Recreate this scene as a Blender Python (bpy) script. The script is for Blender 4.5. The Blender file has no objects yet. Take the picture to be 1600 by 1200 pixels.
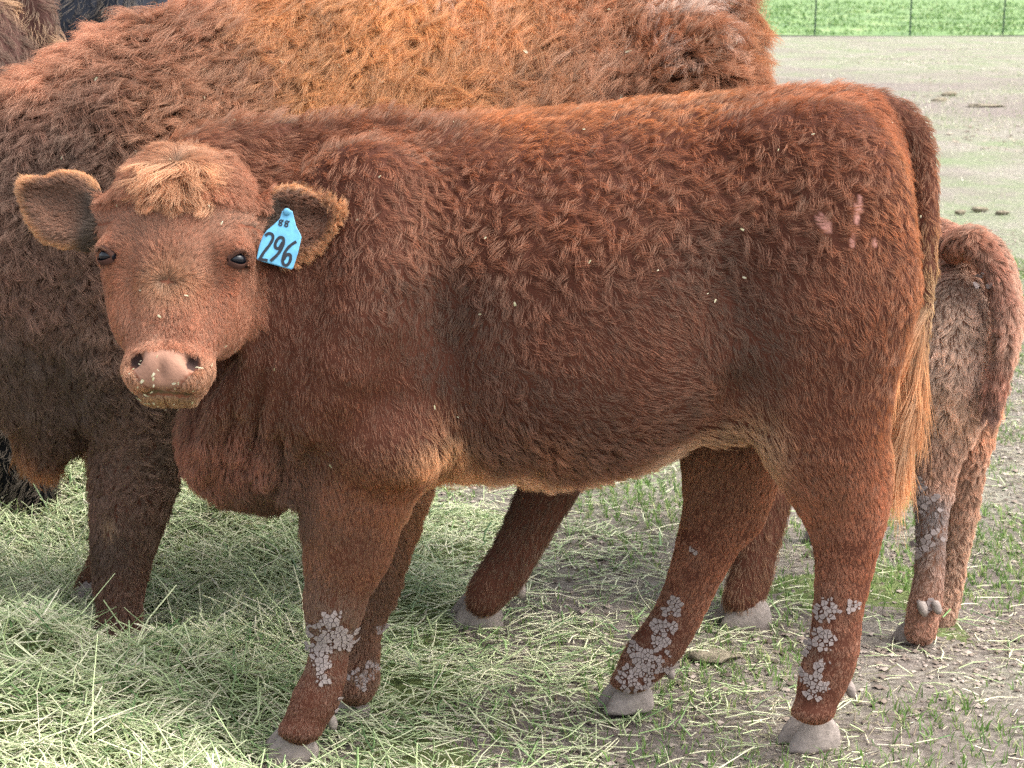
import bpy, math, random, time
import numpy as np
from mathutils import Vector, Matrix, kdtree
T0 = time.time()
rng = np.random.default_rng(7)
random.seed(7)
SC = bpy.context.scene
HAIR = 1.0            # strand count factor

# ------------------------------------------------------------------ camera
FPX, CH, TILT = 3200.0, 1.35, math.radians(10.76)
cd = bpy.data.cameras.new('camera'); cam = bpy.data.objects.new('camera', cd)
SC.collection.objects.link(cam); SC.camera = cam
cam.location = (0, 0, CH); cam.rotation_euler = (math.pi/2 - TILT, 0, 0)
cd.sensor_width = 36; cd.lens = 36*FPX/1600; cd.clip_end = 3000; cd.clip_start = 0.1
cd.dof.use_dof = True; cd.dof.focus_distance = 3.5; cd.dof.aperture_fstop = 16
# ------------------------------------------------------------------ light
w = bpy.data.worlds.new('World'); SC.world = w; w.use_nodes = True
SUN_EL, SUN_ROT = math.radians(58), math.radians(100)   # high behind thin cloud, to the right of the herd
nt = w.node_tree; bg = nt.nodes['Background']
sky = nt.nodes.new('ShaderNodeTexSky'); sky.sky_type = 'NISHITA'; sky.sun_disc = False
sky.sun_elevation = SUN_EL; sky.sun_rotation = SUN_ROT
sky.air_density = 1.0; sky.dust_density = 4.0; sky.ozone_density = 0.6
hs = nt.nodes.new('ShaderNodeHueSaturation'); hs.inputs['Saturation'].default_value = .38      # thin high cloud: the whole sky is paler than a clear one
nt.links.new(sky.outputs[0], hs.inputs['Color']); nt.links.new(hs.outputs[0], bg.inputs[0]); bg.inputs[1].default_value = 0.15
sd = bpy.data.lights.new('sun', 'SUN'); sun = bpy.data.objects.new('sun', sd); SC.collection.objects.link(sun)
sd.energy = .9; sd.angle = math.radians(45); sd.color = (1, .95, .88)
sv = Vector((math.sin(SUN_ROT)*math.cos(SUN_EL), math.cos(SUN_ROT)*math.cos(SUN_EL), math.sin(SUN_EL)))
sun.rotation_euler = sv.to_track_quat('Z', 'Y').to_euler()
SC.view_settings.view_transform = 'Standard'; SC.view_settings.look = 'None'
SC.view_settings.gamma = 1; SC.view_settings.use_curve_mapping = False
SC.view_settings.exposure = 1.90
SC.render.engine = 'CYCLES'
SC.cycles.max_bounces = 6; SC.cycles.diffuse_bounces = 3; SC.cycles.glossy_bounces = 2
SC.cycles.transmission_bounces = 5; SC.cycles.transparent_max_bounces = 6
SC.cycles.use_denoising = False; SC.cycles.sample_clamp_indirect = 3

# ------------------------------------------------------------------ geometry helpers
ct, st = math.cos(TILT), math.sin(TILT)
def Q(px, py, Y):
    """the point at distance Y from the photographer along the line of sight to a photograph position"""
    u, v = (px-800)/FPX, (600-py)/FPX
    d = np.array([u, ct + v*st, -st + v*ct])
    t = Y/d[1]
    return np.array([0, 0, CH]) + d*t
def G(px, py, z=0.0):
    u, v = (px-800)/FPX, (600-py)/FPX
    d = np.array([u, ct + v*st, -st + v*ct])
    t = (z-CH)/d[2]
    return np.array([0, 0, CH]) + d*t

def lin(r, g, b):
    f = lambda c: (c/255/12.92) if c/255 <= .04045 else ((c/255+.055)/1.055)**2.4
    return (f(r), f(g), f(b))

_L = rng.random((32, 32, 32)).astype(np.float32)
def vnoise(P, scale, seed=0):
    p = P*scale + seed*17.31
    i = np.floor(p).astype(np.int64); f = (p-i); f = f*f*(3-2*f)
    i0 = i % 32; i1 = (i+1) % 32
    def g(a, b, c): return _L[a, b, c]
    x0, y0, z0 = i0.T; x1, y1, z1 = i1.T; fx, fy, fz = f.T
    c00 = g(x0,y0,z0)*(1-fx)+g(x1,y0,z0)*fx; c10 = g(x0,y1,z0)*(1-fx)+g(x1,y1,z0)*fx
    c01 = g(x0,y0,z1)*(1-fx)+g(x1,y0,z1)*fx; c11 = g(x0,y1,z1)*(1-fx)+g(x1,y1,z1)*fx
    return ((c00*(1-fy)+c10*fy)*(1-fz)+(c01*(1-fy)+c11*fy)*fz)*2-1
def vvec(P, scale, seed=0):
    return np.stack([vnoise(P, scale, seed+1), vnoise(P, scale, seed+2), vnoise(P, scale, seed+3)], 1)
def norm(a): return a/np.maximum(np.linalg.norm(a, axis=1, keepdims=True), 1e-9)

def shepard(P, pts, vals, p=4.0, eps=.02):
    """inverse distance weighted field through anchor points"""
    pts = np.asarray(pts, float); vals = np.asarray(vals, float)
    if vals.ndim == 1: vals = vals[:, None]
    num = np.zeros((len(P), vals.shape[1])); den = np.zeros(len(P))
    for q, v in zip(pts, vals):
        wgt = 1/(((P-q)**2).sum(1)+eps*eps)**(p/2)
        num += wgt[:, None]*v; den += wgt
    return num/den[:, None]

# ------------------------------------------------------------------ object helpers
def link(o, parent=None):
    SC.collection.objects.link(o)
    if parent is not None: o.parent = parent
    return o
def mesh_obj(name, V, F, mat, parent=None, smooth=True, colors=None):
    """V world coordinates, F equal-length faces array or list"""
    V = np.asarray(V, float)
    if parent is not None: V = V - np.array(ROOT(parent))
    me = bpy.data.meshes.new(name)
    if isinstance(F, np.ndarray):
        n, k = F.shape
        me.vertices.add(len(V)); me.vertices.foreach_set('co', V.astype(np.float32).ravel())
        me.loops.add(n*k); me.loops.foreach_set('vertex_index', F.astype(np.int32).ravel())
        me.polygons.add(n); me.polygons.foreach_set('loop_start', np.arange(0, n*k, k, dtype=np.int32))
        me.update(calc_edges=True)
    else:
        me.from_pydata([tuple(v) for v in V], [], F); me.update()
    if smooth: me.polygons.foreach_set('use_smooth', np.ones(len(me.polygons), dtype=bool))
    if colors is not None:
        a = me.color_attributes.new('Col', 'FLOAT_COLOR', 'POINT')
        c = np.ones((len(V), 4), np.float32); c[:, :3] = colors
        a.data.foreach_set('color', c.ravel())
    o = bpy.data.objects.new(name, me); link(o, parent)
    if mat: me.materials.append(mat)
    return o
def ROOT(o):
    v = Vector((0, 0, 0))
    while o is not None: v = v + o.location; o = o.parent
    return v
def root(name, loc, label, cat, group=None):
    o = bpy.data.objects.new(name, None); o.location = loc; o.empty_display_size = .1; link(o)
    o['label'] = label; o['category'] = cat
    if group: o['group'] = group
    return o

# ------------------------------------------------------------------ materials
def nodes(name):
    m = bpy.data.materials.new(name); m.use_nodes = True
    return m, m.node_tree, m.node_tree.nodes['Principled BSDF']
def simple(name, col, rough=.6, spec=.4, noise=0, scale=20, bump=0, coat=0):
    m, t, b = nodes(name)
    b.inputs['Base Color'].default_value = (*col, 1); b.inputs['Roughness'].default_value = rough
    b.inputs['Specular IOR Level'].default_value = spec; b.inputs['Coat Weight'].default_value = coat
    if noise or bump:
        tc = t.nodes.new('ShaderNodeTexCoord'); n = t.nodes.new('ShaderNodeTexNoise')
        n.inputs['Scale'].default_value = scale; n.inputs['Detail'].default_value = 8; n.inputs['Roughness'].default_value = .65
        t.links.new(tc.outputs['Object'], n.inputs['Vector'])
        if noise:
            r = t.nodes.new('ShaderNodeValToRGB')
            r.color_ramp.elements[0].position = .3; r.color_ramp.elements[1].position = .7
            r.color_ramp.elements[0].color = (*[c*(1-noise) for c in col], 1)
            r.color_ramp.elements[1].color = (*[min(1, c*(1+noise)) for c in col], 1)
            t.links.new(n.outputs[0], r.inputs[0]); t.links.new(r.outputs[0], b.inputs['Base Color'])
        if bump:
            bp = t.nodes.new('ShaderNodeBump'); bp.inputs['Strength'].default_value = bump; bp.inputs['Distance'].default_value = .01
            t.links.new(n.outputs[0], bp.inputs['Height']); t.links.new(bp.outputs[0], b.inputs['Normal'])
    return m
def attr_mat(name, rough=.7, spec=.25, bump=0, scale=300, trans=0):
    m, t, b = nodes(name)
    a = t.nodes.new('ShaderNodeAttribute'); a.attribute_name = 'Col'
    t.links.new(a.outputs['Color'], b.inputs['Base Color'])
    b.inputs['Roughness'].default_value = rough; b.inputs['Specular IOR Level'].default_value = spec
    if bump:
        tc = t.nodes.new('ShaderNodeTexCoord'); n = t.nodes.new('ShaderNodeTexNoise'); n.inputs['Scale'].default_value = scale
        bp = t.nodes.new('ShaderNodeBump'); bp.inputs['Strength'].default_value = bump; bp.inputs['Distance'].default_value = .003
        t.links.new(tc.outputs['Object'], n.inputs['Vector']); t.links.new(n.outputs[0], bp.inputs['Height']); t.links.new(bp.outputs[0], b.inputs['Normal'])
    if trans:
        out = t.nodes['Material Output']; tr = t.nodes.new('ShaderNodeBsdfTranslucent'); mx = t.nodes.new('ShaderNodeMixShader')
        t.links.new(a.outputs['Color'], tr.inputs[0]); mx.inputs[0].default_value = trans
        t.links.new(b.outputs[0], mx.inputs[1]); t.links.new(tr.outputs[0], mx.inputs[2]); t.links.new(mx.outputs[0], out.inputs[0])
    return m
def hair_mat(name):
    """matt reflecting and light-passing strands, coloured by the coat attribute and bleached toward the tips"""
    m = bpy.data.materials.new(name); m.use_nodes = True; t = m.node_tree; t.nodes.clear()
    out = t.nodes.new('ShaderNodeOutputMaterial')
    a = t.nodes.new('ShaderNodeAttribute'); a.attribute_name = 'Col'
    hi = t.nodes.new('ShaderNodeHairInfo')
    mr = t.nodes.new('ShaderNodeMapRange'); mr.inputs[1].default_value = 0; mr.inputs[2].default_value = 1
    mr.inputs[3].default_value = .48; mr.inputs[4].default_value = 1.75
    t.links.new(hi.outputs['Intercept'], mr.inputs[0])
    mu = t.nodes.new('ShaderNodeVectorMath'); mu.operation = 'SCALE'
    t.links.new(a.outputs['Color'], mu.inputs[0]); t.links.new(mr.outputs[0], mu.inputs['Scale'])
    d = t.nodes.new('ShaderNodeBsdfDiffuse'); tl = t.nodes.new('ShaderNodeBsdfTranslucent')
    h = t.nodes.new('ShaderNodeBsdfHair'); h.component = 'Reflection'
    h.inputs['Color'].default_value = (.80, .66, .52, 1); h.inputs['RoughnessU'].default_value = .35; h.inputs['RoughnessV'].default_value = .9
    t.links.new(mu.outputs[0], d.inputs[0]); t.links.new(mu.outputs[0], tl.inputs[0])
    m1 = t.nodes.new('ShaderNodeMixShader'); m1.inputs[0].default_value = .42
    t.links.new(d.outputs[0], m1.inputs[1]); t.links.new(tl.outputs[0], m1.inputs[2])
    m2 = t.nodes.new('ShaderNodeMixShader'); m2.inputs[0].default_value = .15
    t.links.new(m1.outputs[0], m2.inputs[1]); t.links.new(h.outputs[0], m2.inputs[2])
    t.links.new(m2.outputs[0], out.inputs[0])
    return m
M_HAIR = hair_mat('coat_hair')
M_SKIN = attr_mat('hide', .8, .15, .3, 200)
M_HOOF = simple('hoof_horn', lin(138, 127, 120), .85, .2, .28, 50, .5)
M_EYE = simple('eye_dark', (.005, .006, .009), .12, .4)
M_MUD = simple('dried_mud', lin(142, 130, 126), .95, .1, .12, 60, .3)
M_STALK = attr_mat('dry_stalks', .55, .35, trans=.25)
M_GRASS = attr_mat('grass_blades', .6, .3, trans=.35)

# ------------------------------------------------------------------ implicit bodies
class Body:
    def __init__(s, lo, hi, h):
        s.lo = np.array(lo, float); s.h = h
        s.n = np.ceil((np.array(hi)-s.lo)/h).astype(int)+1
        s.F = np.full(s.n, 10.0, np.float32)
    def _box(s, lo, hi, m):
        a = np.maximum(np.floor((lo-m-s.lo)/s.h).astype(int), 0); b = np.minimum(np.ceil((hi+m-s.lo)/s.h).astype(int)+1, s.n)
        if (b <= a).any(): return None
        ax = [(s.lo[i]+s.h*np.arange(a[i], b[i])).astype(np.float32) for i in range(3)]
        return (slice(a[0], b[0]), slice(a[1], b[1]), slice(a[2], b[2])), ax[0][:, None, None], ax[1][None, :, None], ax[2][None, None, :]
    def _add(s, sl, d, k):
        F = s.F[sl]; h = np.clip(.5+.5*(F-d)/k, 0, 1)
        s.F[sl] = F*(1-h)+d*h-k*h*(1-h)
    def _sub(s, sl, d, k):
        F = s.F[sl]; d = -d; h = np.clip(.5-.5*(F-d)/k, 0, 1)
        s.F[sl] = F*(1-h)+d*h+k*h*(1-h)
    def cone(s, a, b, ra, rb, k=.03, sy=1.0):
        a = np.array(a, float); b = np.array(b, float); r = max(ra, rb)
        q = s._box(np.minimum(a, b)-r, np.maximum(a, b)+r, k+.01)
        if q is None: return
        sl, X, Y, Z = q
        iy = 1/sy
        d = b-a; d2 = d*np.array([1, iy, 1]); L2 = (d2**2).sum()+1e-12
        x, y, z = X-a[0], (Y-a[1])*iy, Z-a[2]
        t = np.clip((x*d2[0]+y*d2[1]+z*d2[2])/L2, 0, 1)
        dist = np.sqrt((x-t*d2[0])**2+(y-t*d2[1])**2+(z-t*d2[2])**2)-(ra+(rb-ra)*t)
        s._add(sl, dist.astype(np.float32), k)
    def chain(s, pts, k=.03, sy=1.0):
        """pts: (xyz, radius) list; smoothed centre line"""
        P = [np.append(np.array(p, float), r) for p, r in pts]
        P = [2*P[0]-P[1]]+P+[2*P[-1]-P[-2]]
        out = []
        for i in range(1, len(P)-2):
            for t in (0, .5):
                a, b, c, d = P[i-1:i+3]
                out.append(.5*((2*b)+(-a+c)*t+(2*a-5*b+4*c-d)*t*t+(-a+3*b-3*c+d)*t**3))
        out.append(P[-2]); out = np.array(out); r = out[:, 3].max()
        q = s._box(out[:, :3].min(0)-r, out[:, :3].max(0)+r, k+.01)
        if q is None: return
        sl, X, Y, Z = q; iy = 1/sy; D = None
        for p, w_ in zip(out[:-1], out[1:]):
            d2 = (w_[:3]-p[:3])*np.array([1, iy, 1]); L2 = (d2**2).sum()+1e-12
            x, y, z = X-p[0], (Y-p[1])*iy, Z-p[2]
            t = np.clip((x*d2[0]+y*d2[1]+z*d2[2])/L2, 0, 1)
            d = (np.sqrt((x-t*d2[0])**2+(y-t*d2[1])**2+(z-t*d2[2])**2)-(p[3]+(w_[3]-p[3])*t)).astype(np.float32)
            if D is None: D = d
            else:
                h = np.clip(.5+.5*(D-d)/.006, 0, 1); D = D*(1-h)+d*h-.006*h*(1-h)
        s._add(sl, D, k)
    def ell(s, c, r, R=None, k=.04, sub=False):
        c = np.array(c, float); r = np.array(r, float); m = r.max() if R is not None else r
        q = s._box(c-m, c+m, k+.01)
        if q is None: return
        sl, X, Y, Z = q
        x, y, z = np.broadcast_arrays(X-c[0], Y-c[1], Z-c[2])
        if R is not None:
            R = np.array(R)
            x, y, z = (R[0, 0]*x+R[1, 0]*y+R[2, 0]*z, R[0, 1]*x+R[1, 1]*y+R[2, 1]*z, R[0, 2]*x+R[1, 2]*y+R[2, 2]*z)
        k0 = np.sqrt((x/r[0])**2+(y/r[1])**2+(z/r[2])**2)
        k1 = np.sqrt((x/r[0]**2)**2+(y/r[1]**2)**2+(z/r[2]**2)**2)+1e-6
        d = (k0*(k0-1)/k1).astype(np.float32)
        (s._sub if sub else s._add)(sl, d, k)
    def loft(s, st, k=.04, taper=.0):
        """st rows: x, ztop, zbottom, half width, centre y ; ordered by x"""
        st = np.array(st, float); st = st[np.argsort(st[:, 0])]
        xs = s.lo[0]+s.h*np.arange(s.n[0])
        sel = np.where((xs >= st[0, 0]) & (xs <= st[-1, 0]))[0]
        def ip(col):
            X = xs[sel]; y = np.interp(X, st[:, 0], col)
            ker = np.exp(-np.linspace(-2, 2, 2*max(1, int(.05/s.h))+1)**2); ker /= ker.sum(); n = len(ker)//2
            return np.convolve(np.pad(y, n, 'edge'), ker, 'valid')
        zt, zb, hw, cy = ip(st[:, 1]), ip(st[:, 2]), ip(st[:, 3]), ip(st[:, 4])
        cz, a = (zt+zb)/2, (zt-zb)/2
        Y = (s.lo[1]+s.h*np.arange(s.n[1]))[None, :, None]; Z = (s.lo[2]+s.h*np.arange(s.n[2]))[None, None, :]
        z = (Z-cz[:, None, None])/a[:, None, None]; y = (Y-cy[:, None, None])/hw[:, None, None]
        y = y*(1+taper*np.clip(z, 0, 1)**2)
        k0 = (np.abs(y)**2.3+np.abs(z)**2.3)**(1/2.3)
        k1 = np.sqrt((y/hw[:, None, None])**2+(z/a[:, None, None])**2)+1e-6
        d = (k0*(k0-1)/k1).astype(np.float32)
        s._add((slice(sel[0], sel[-1]+1), slice(None), slice(None)), d, k)
    def mesh(s):
        F = s.F; n = F.shape; neg = F < 0
        c = np.zeros((n[0]-1, n[1]-1, n[2]-1), np.int8)
        for i in (0, 1):
            for j in (0, 1):
                for k in (0, 1): c += neg[i:n[0]-1+i, j:n[1]-1+j, k:n[2]-1+k]
        I = np.argwhere((c > 0) & (c < 8)); idx = -np.ones(c.shape, np.int64); idx[tuple(I.T)] = np.arange(len(I))
        acc = np.zeros((len(I), 3)); cnt = np.zeros(len(I))
        cor = [(i, j, k) for i in (0, 1) for j in (0, 1) for k in (0, 1)]
        val = {q: F[I[:, 0]+q[0], I[:, 1]+q[1], I[:, 2]+q[2]] for q in cor}
        for q in cor:
            for ax in range(3):
                if q[ax] == 0:
                    r = list(q); r[ax] = 1; r = tuple(r)
                    va, vb = val[q], val[r]; m = (va < 0) != (vb < 0)
                    t = np.where(m, va/(va-vb+1e-12), 0)
                    p = np.array(q, float)[None, :]*np.ones((len(I), 1)); p[:, ax] += t
                    acc[m] += p[m]; cnt[m] += 1
        V = s.lo+s.h*(I+acc/cnt[:, None])
        quads = []
        for ax in range(3):
            o = [1, 1, 1]; o[ax] = 0
            A = neg[o[0]:n[0]-1+0 if ax != 0 else n[0]-1, o[1]:n[1]-1 if ax != 1 else n[1]-1, o[2]:n[2]-1 if ax != 2 else n[2]-1]
            sh = [0, 0, 0]; sh[ax] = 1
            B = neg[o[0]+sh[0]:, o[1]+sh[1]:, o[2]+sh[2]:][:A.shape[0], :A.shape[1], :A.shape[2]]
            E = np.argwhere(A != B); fl = A[tuple(E.T)]
            E = E+np.array(o)
            u, v = [(1, 2), (2, 0), (0, 1)][ax]
            du = np.zeros(3, int); du[u] = 1; dv = np.zeros(3, int); dv[v] = 1
            f = np.stack([idx[tuple((E-du-dv).T)], idx[tuple((E-dv).T)], idx[tuple(E.T)], idx[tuple((E-du).T)]], 1)
            f[~fl] = f[~fl][:, ::-1]; quads.append(f)
        Fq = np.concatenate(quads)
        Fq = Fq[(Fq >= 0).all(1)]
        return V, Fq
def vnormals(V, F):
    a, b, c, d = (V[F[:, i]] for i in range(4))
    fn = np.cross(c-a, d-b); N = np.zeros_like(V)
    for i in range(4): np.add.at(N, F[:, i], fn)
    return norm(N)

def sample(V, F, N, n, wfn=None, seed=0):
    r = np.random.default_rng(seed)
    T = np.concatenate([F[:, [0, 1, 2]], F[:, [0, 2, 3]]])
    a, b, c = V[T[:, 0]], V[T[:, 1]], V[T[:, 2]]
    ar = np.linalg.norm(np.cross(b-a, c-a), axis=1)*.5
    if wfn is not None: ar = ar*wfn((a+b+c)/3, norm(N[T[:, 0]]+N[T[:, 1]]+N[T[:, 2]]))
    cs = np.cumsum(ar); t = np.searchsorted(cs, r.random(n)*cs[-1]); t = np.minimum(t, len(T)-1)
    u = r.random(n); v = r.random(n); m = u+v > 1; u[m] = 1-u[m]; v[m] = 1-v[m]
    a, b, c = (V[T[t, i]] for i in range(3)); na, nb, nc = (N[T[t, i]] for i in range(3))
    return a+(b-a)*u[:, None]+(c-a)*v[:, None], norm(na+(nb-na)*u[:, None]+(nc-na)*v[:, None])

def curves_obj(name, P, R, C, parent, mat=None):
    """P (n,k,3) strand points, R (n,k) radii, C (n,3) colour"""
    n, k, _ = P.shape
    P = P-np.array(ROOT(parent)) if parent is not None else P
    hc = bpy.data.hair_curves.new(name); hc.add_curves([k]*n)
    hc.attributes['position'].data.foreach_set('vector', P.astype(np.float32).ravel())
    ra = hc.attributes.get('radius') or hc.attributes.new('radius', 'FLOAT', 'POINT')
    ra.data.foreach_set('value', R.astype(np.float32).ravel())
    ca = hc.attributes.new('Col', 'FLOAT_COLOR', 'CURVE')
    c = np.ones((n, 4), np.float32); c[:, :3] = C; ca.data.foreach_set('color', c.ravel())
    try: hc.set_types(type='CATMULL_ROM')
    except Exception: pass
    hc.materials.append(mat or M_HAIR)
    o = bpy.data.objects.new(name, hc); link(o, parent); return o

def grow(name, parent, V, F, N, n, length, comb, color, lift=.45, radius=.00035, K=6, mask=None, curl=None, seed=0,
         clump=.55, csize=.012, swirl=.5, jitter=.12, cper=17, wave=0.0, desat=.06, tone=(.70, .67, .60)):
    """a coat: strands rooted on the hide, laid along the comb field, drawn together into tufts"""
    n = int(n*HAIR)
    C0 = np.array([0, 0, CH])
    def wf(p, nn):
        v = norm(C0-p); f = (v*nn).sum(1)
        wgt = np.where(f > -.25, 1.0, .25)
        if mask is not None: wgt = wgt*mask(p)
        return wgt
    P, NN = sample(V, F, N, n, wf, seed)
    if mask is not None:
        kp = np.random.default_rng(seed+5).random(n) < mask(P)*1.0001+1e-9
        P, NN = P[kp], NN[kp]; n = len(P)
    r = np.random.default_rng(seed+1)
    L = length(P) if callable(length) else np.full(n, length)
    D = comb(P)
    D = D + vvec(P, 9, seed)*swirl*.6 + vvec(P, 28, seed+9)*swirl*(.35+.5*(curl(P) if callable(curl) else 0.5))[:, None] if callable(curl) else D + vvec(P, 9, seed)*swirl*.6 + vvec(P, 28, seed+9)*swirl*.4
    D = D - (D*NN).sum(1)[:, None]*NN; D = norm(D)
    cu = curl(P) if callable(curl) else np.full(n, curl or 0.0)
    lf = lift(P) if callable(lift) else np.full(n, lift)
    lf = lf*(1+.5*vnoise(P, 40, seed+4))
    cf = clump(P) if callable(clump) else np.full(n, clump)
    # tufts
    nc = max(8, int(n/cper)); ci = r.choice(n, nc, replace=False)
    kd = kdtree.KDTree(nc)
    for j, q in enumerate(P[ci]): kd.insert(q, j)
    kd.balance()
    own = np.fromiter((kd.find(q)[1] for q in P), np.int64, n)
    cr = r.random((nc, 4))
    ph = cr[own, 0]*6.283; cj = (r.normal(size=(nc, 3))*.30*(1))[own]*(0.4+1.2*cu)[:, None]
    D = norm(D + cj - (cj*NN).sum(1)[:, None]*NN + r.normal(size=(n, 3))*jitter)
    D = norm(D - (D*NN).sum(1)[:, None]*NN)
    B = np.cross(NN, D)
    L = L*(.65+.5*r.random(n))*(.8+.45*cr[own, 1])
    s = np.linspace(0, 1, K)[None, :, None]
    sg = np.where(cr[own, 2] > .5, 1, -1)[:, None, None]
    l3 = lf[:, None, None]; L3 = L[:, None, None]; c3 = cu[:, None, None]
    up = np.sin(np.minimum(s*1.9, 1.75))*l3
    wav = np.sin(s*5.5+ph[:, None, None])-np.sin(ph[:, None, None])
    bend = s*s*(.9*c3)*sg
    S = P[:, None, :]-NN[:, None, :]*.001+L3*(D[:, None, :]*(s*(1-.28*c3*s)) + NN[:, None, :]*up + B[:, None, :]*(wav*(.16*c3+wave)+bend))
    # pull to the tuft's own strand
    cs = S[ci][own]
    k3 = (cf[:, None, None]*s**1.1)
    near = np.clip(1-np.linalg.norm(P-P[ci][own], axis=1)/.03, 0, 1)[:, None, None]
    S = S+(cs-S)*k3*near*.9
    S[:, 0] = P-NN*.001
    S += r.normal(size=(n, 1, 3))*(.05*L3)*s*s
    t = np.linspace(0, 1, K)[None, :]
    rad = radius*(.75+.5*r.random((n, 1)))*(1-.82*t**1.6)
    col = color(P, NN)*(.80+.40*cr[own, 3][:, None])*(.76+.48*r.random((n, 1)))
    lum = col@np.array([.3, .5, .2]); col = col*(1-desat)+lum[:, None]*desat; col = col*np.array(tone)
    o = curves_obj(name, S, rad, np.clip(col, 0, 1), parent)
    print(name, parent.name, n, round(time.time()-T0, 1))
    return o

def field_from(anchors):
    """anchors: px, py, Y, dx, dy(down), dY -> comb function"""
    A = [Q(a[0], a[1], a[2]) for a in anchors]; D = [(a[3], (a[5] if len(a) > 5 else 0), -a[4]) for a in anchors]
    D = [np.array(d)/np.linalg.norm(d) for d in D]
    return lambda P: shepard(P, A, D, 4, .03)
def scal(anchors, p=4, eps=.03):
    A = [Q(*a[:3]) for a in anchors]; v = [a[3] for a in anchors]
    return lambda P: shepard(P, A, v, p, eps)[:, 0]
def colr(anchors, p=4, eps=.03):
    A = [Q(*a[:3]) for a in anchors]; v = [lin(*a[3]) for a in anchors]
    return lambda P: shepard(P, A, v, p, eps)

# ------------------------------------------------------------------ hooves
def claw(c, ang, L, W, H, side, parent, mat=None, pitch=0):
    """one claw of a cloven hoof: c = heel-centre ground point, ang = toe direction"""
    rings = []
    n = 14
    for zi, (z, fx, bx, wd) in enumerate([(0, 1.0, 0, .92), (.10, .985, -.01, .97), (.5, .86, .0, .95), (.9, .68, .05, .84), (1.05, .60, .10, .72), (1.2, .5, .16, .45)]):
        ring = []
        for i in range(n):
            a = 2*math.pi*i/n; ca, sa = math.cos(a), math.sin(a)
            x = (bx+(fx-bx)*(.5+.5*math.copysign(abs(ca)**.8, ca)))*L
            wy = W*.5*wd*math.copysign(abs(sa)**.75, sa)
            if ca > 0: wy *= (1-.42*ca**1.6)
            if sa*side < 0: wy *= .62       # inner wall is flat
            if sa*side > 0 and ca > .2: wy -= side*W*.10*(ca-.2)
            zz = z*H*(1-.25*max(0, -ca)) + .003*math.sin(7*a+zi)
            ring.append((x, wy + side*W*.36, zz-.004))
        rings.append(ring)
    V = []; F = []
    for ri, ring in enumerate(rings):
        for (x, y, z) in ring:
            x2, z2 = x, z
            V.append((c[0]+math.cos(ang)*x2-math.sin(ang)*y, c[1]+math.sin(ang)*x2+math.cos(ang)*y, c[2]+z2))
    for ri in range(len(rings)-1):
        for i in range(n):
            j = (i+1) % n; F.append((ri*n+i, ri*n+j, (ri+1)*n+j, (ri+1)*n+i))
    F.append(tuple(range(n))[::-1]); F.append(tuple((len(rings)-1)*n+i for i in range(n)))
    return mesh_obj('hoof', V, F, mat or M_HOOF, parent)
def hoof(c, ang, parent, L=.105, W=.052, H=.052, mat=None):
    for side in (1, -1): claw(c, ang+side*.05, L, W, H, side, parent, mat)
def dewclaw(p, parent, r=.012, mat=None):
    V = []; F = []; n = 8
    for i, (z, q) in enumerate([(1.5, .7), (.6, 1), (-.4, .95), (-1.3, .55)]):
        for j in range(n):
            a = 2*math.pi*j/n; V.append((p[0]+r*q*math.cos(a)+(1-z)*r*.25, p[1]+r*q*math.sin(a), p[2]+z*r))
    for i in range(3):
        for j in range(n): F.append((i*n+j, (i+1)*n+j, (i+1)*n+(j+1) % n, i*n+(j+1) % n))
    F.append(tuple(range(n))); F.append(tuple(3*n+j for j in range(n))[::-1])
    return mesh_obj('dewclaw', V, F, mat or M_HOOF, parent)

def leg_pts(L):   # (px, py, Y, r)
    return [(Q(a, b, c), r) for a, b, c, r in L]

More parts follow.
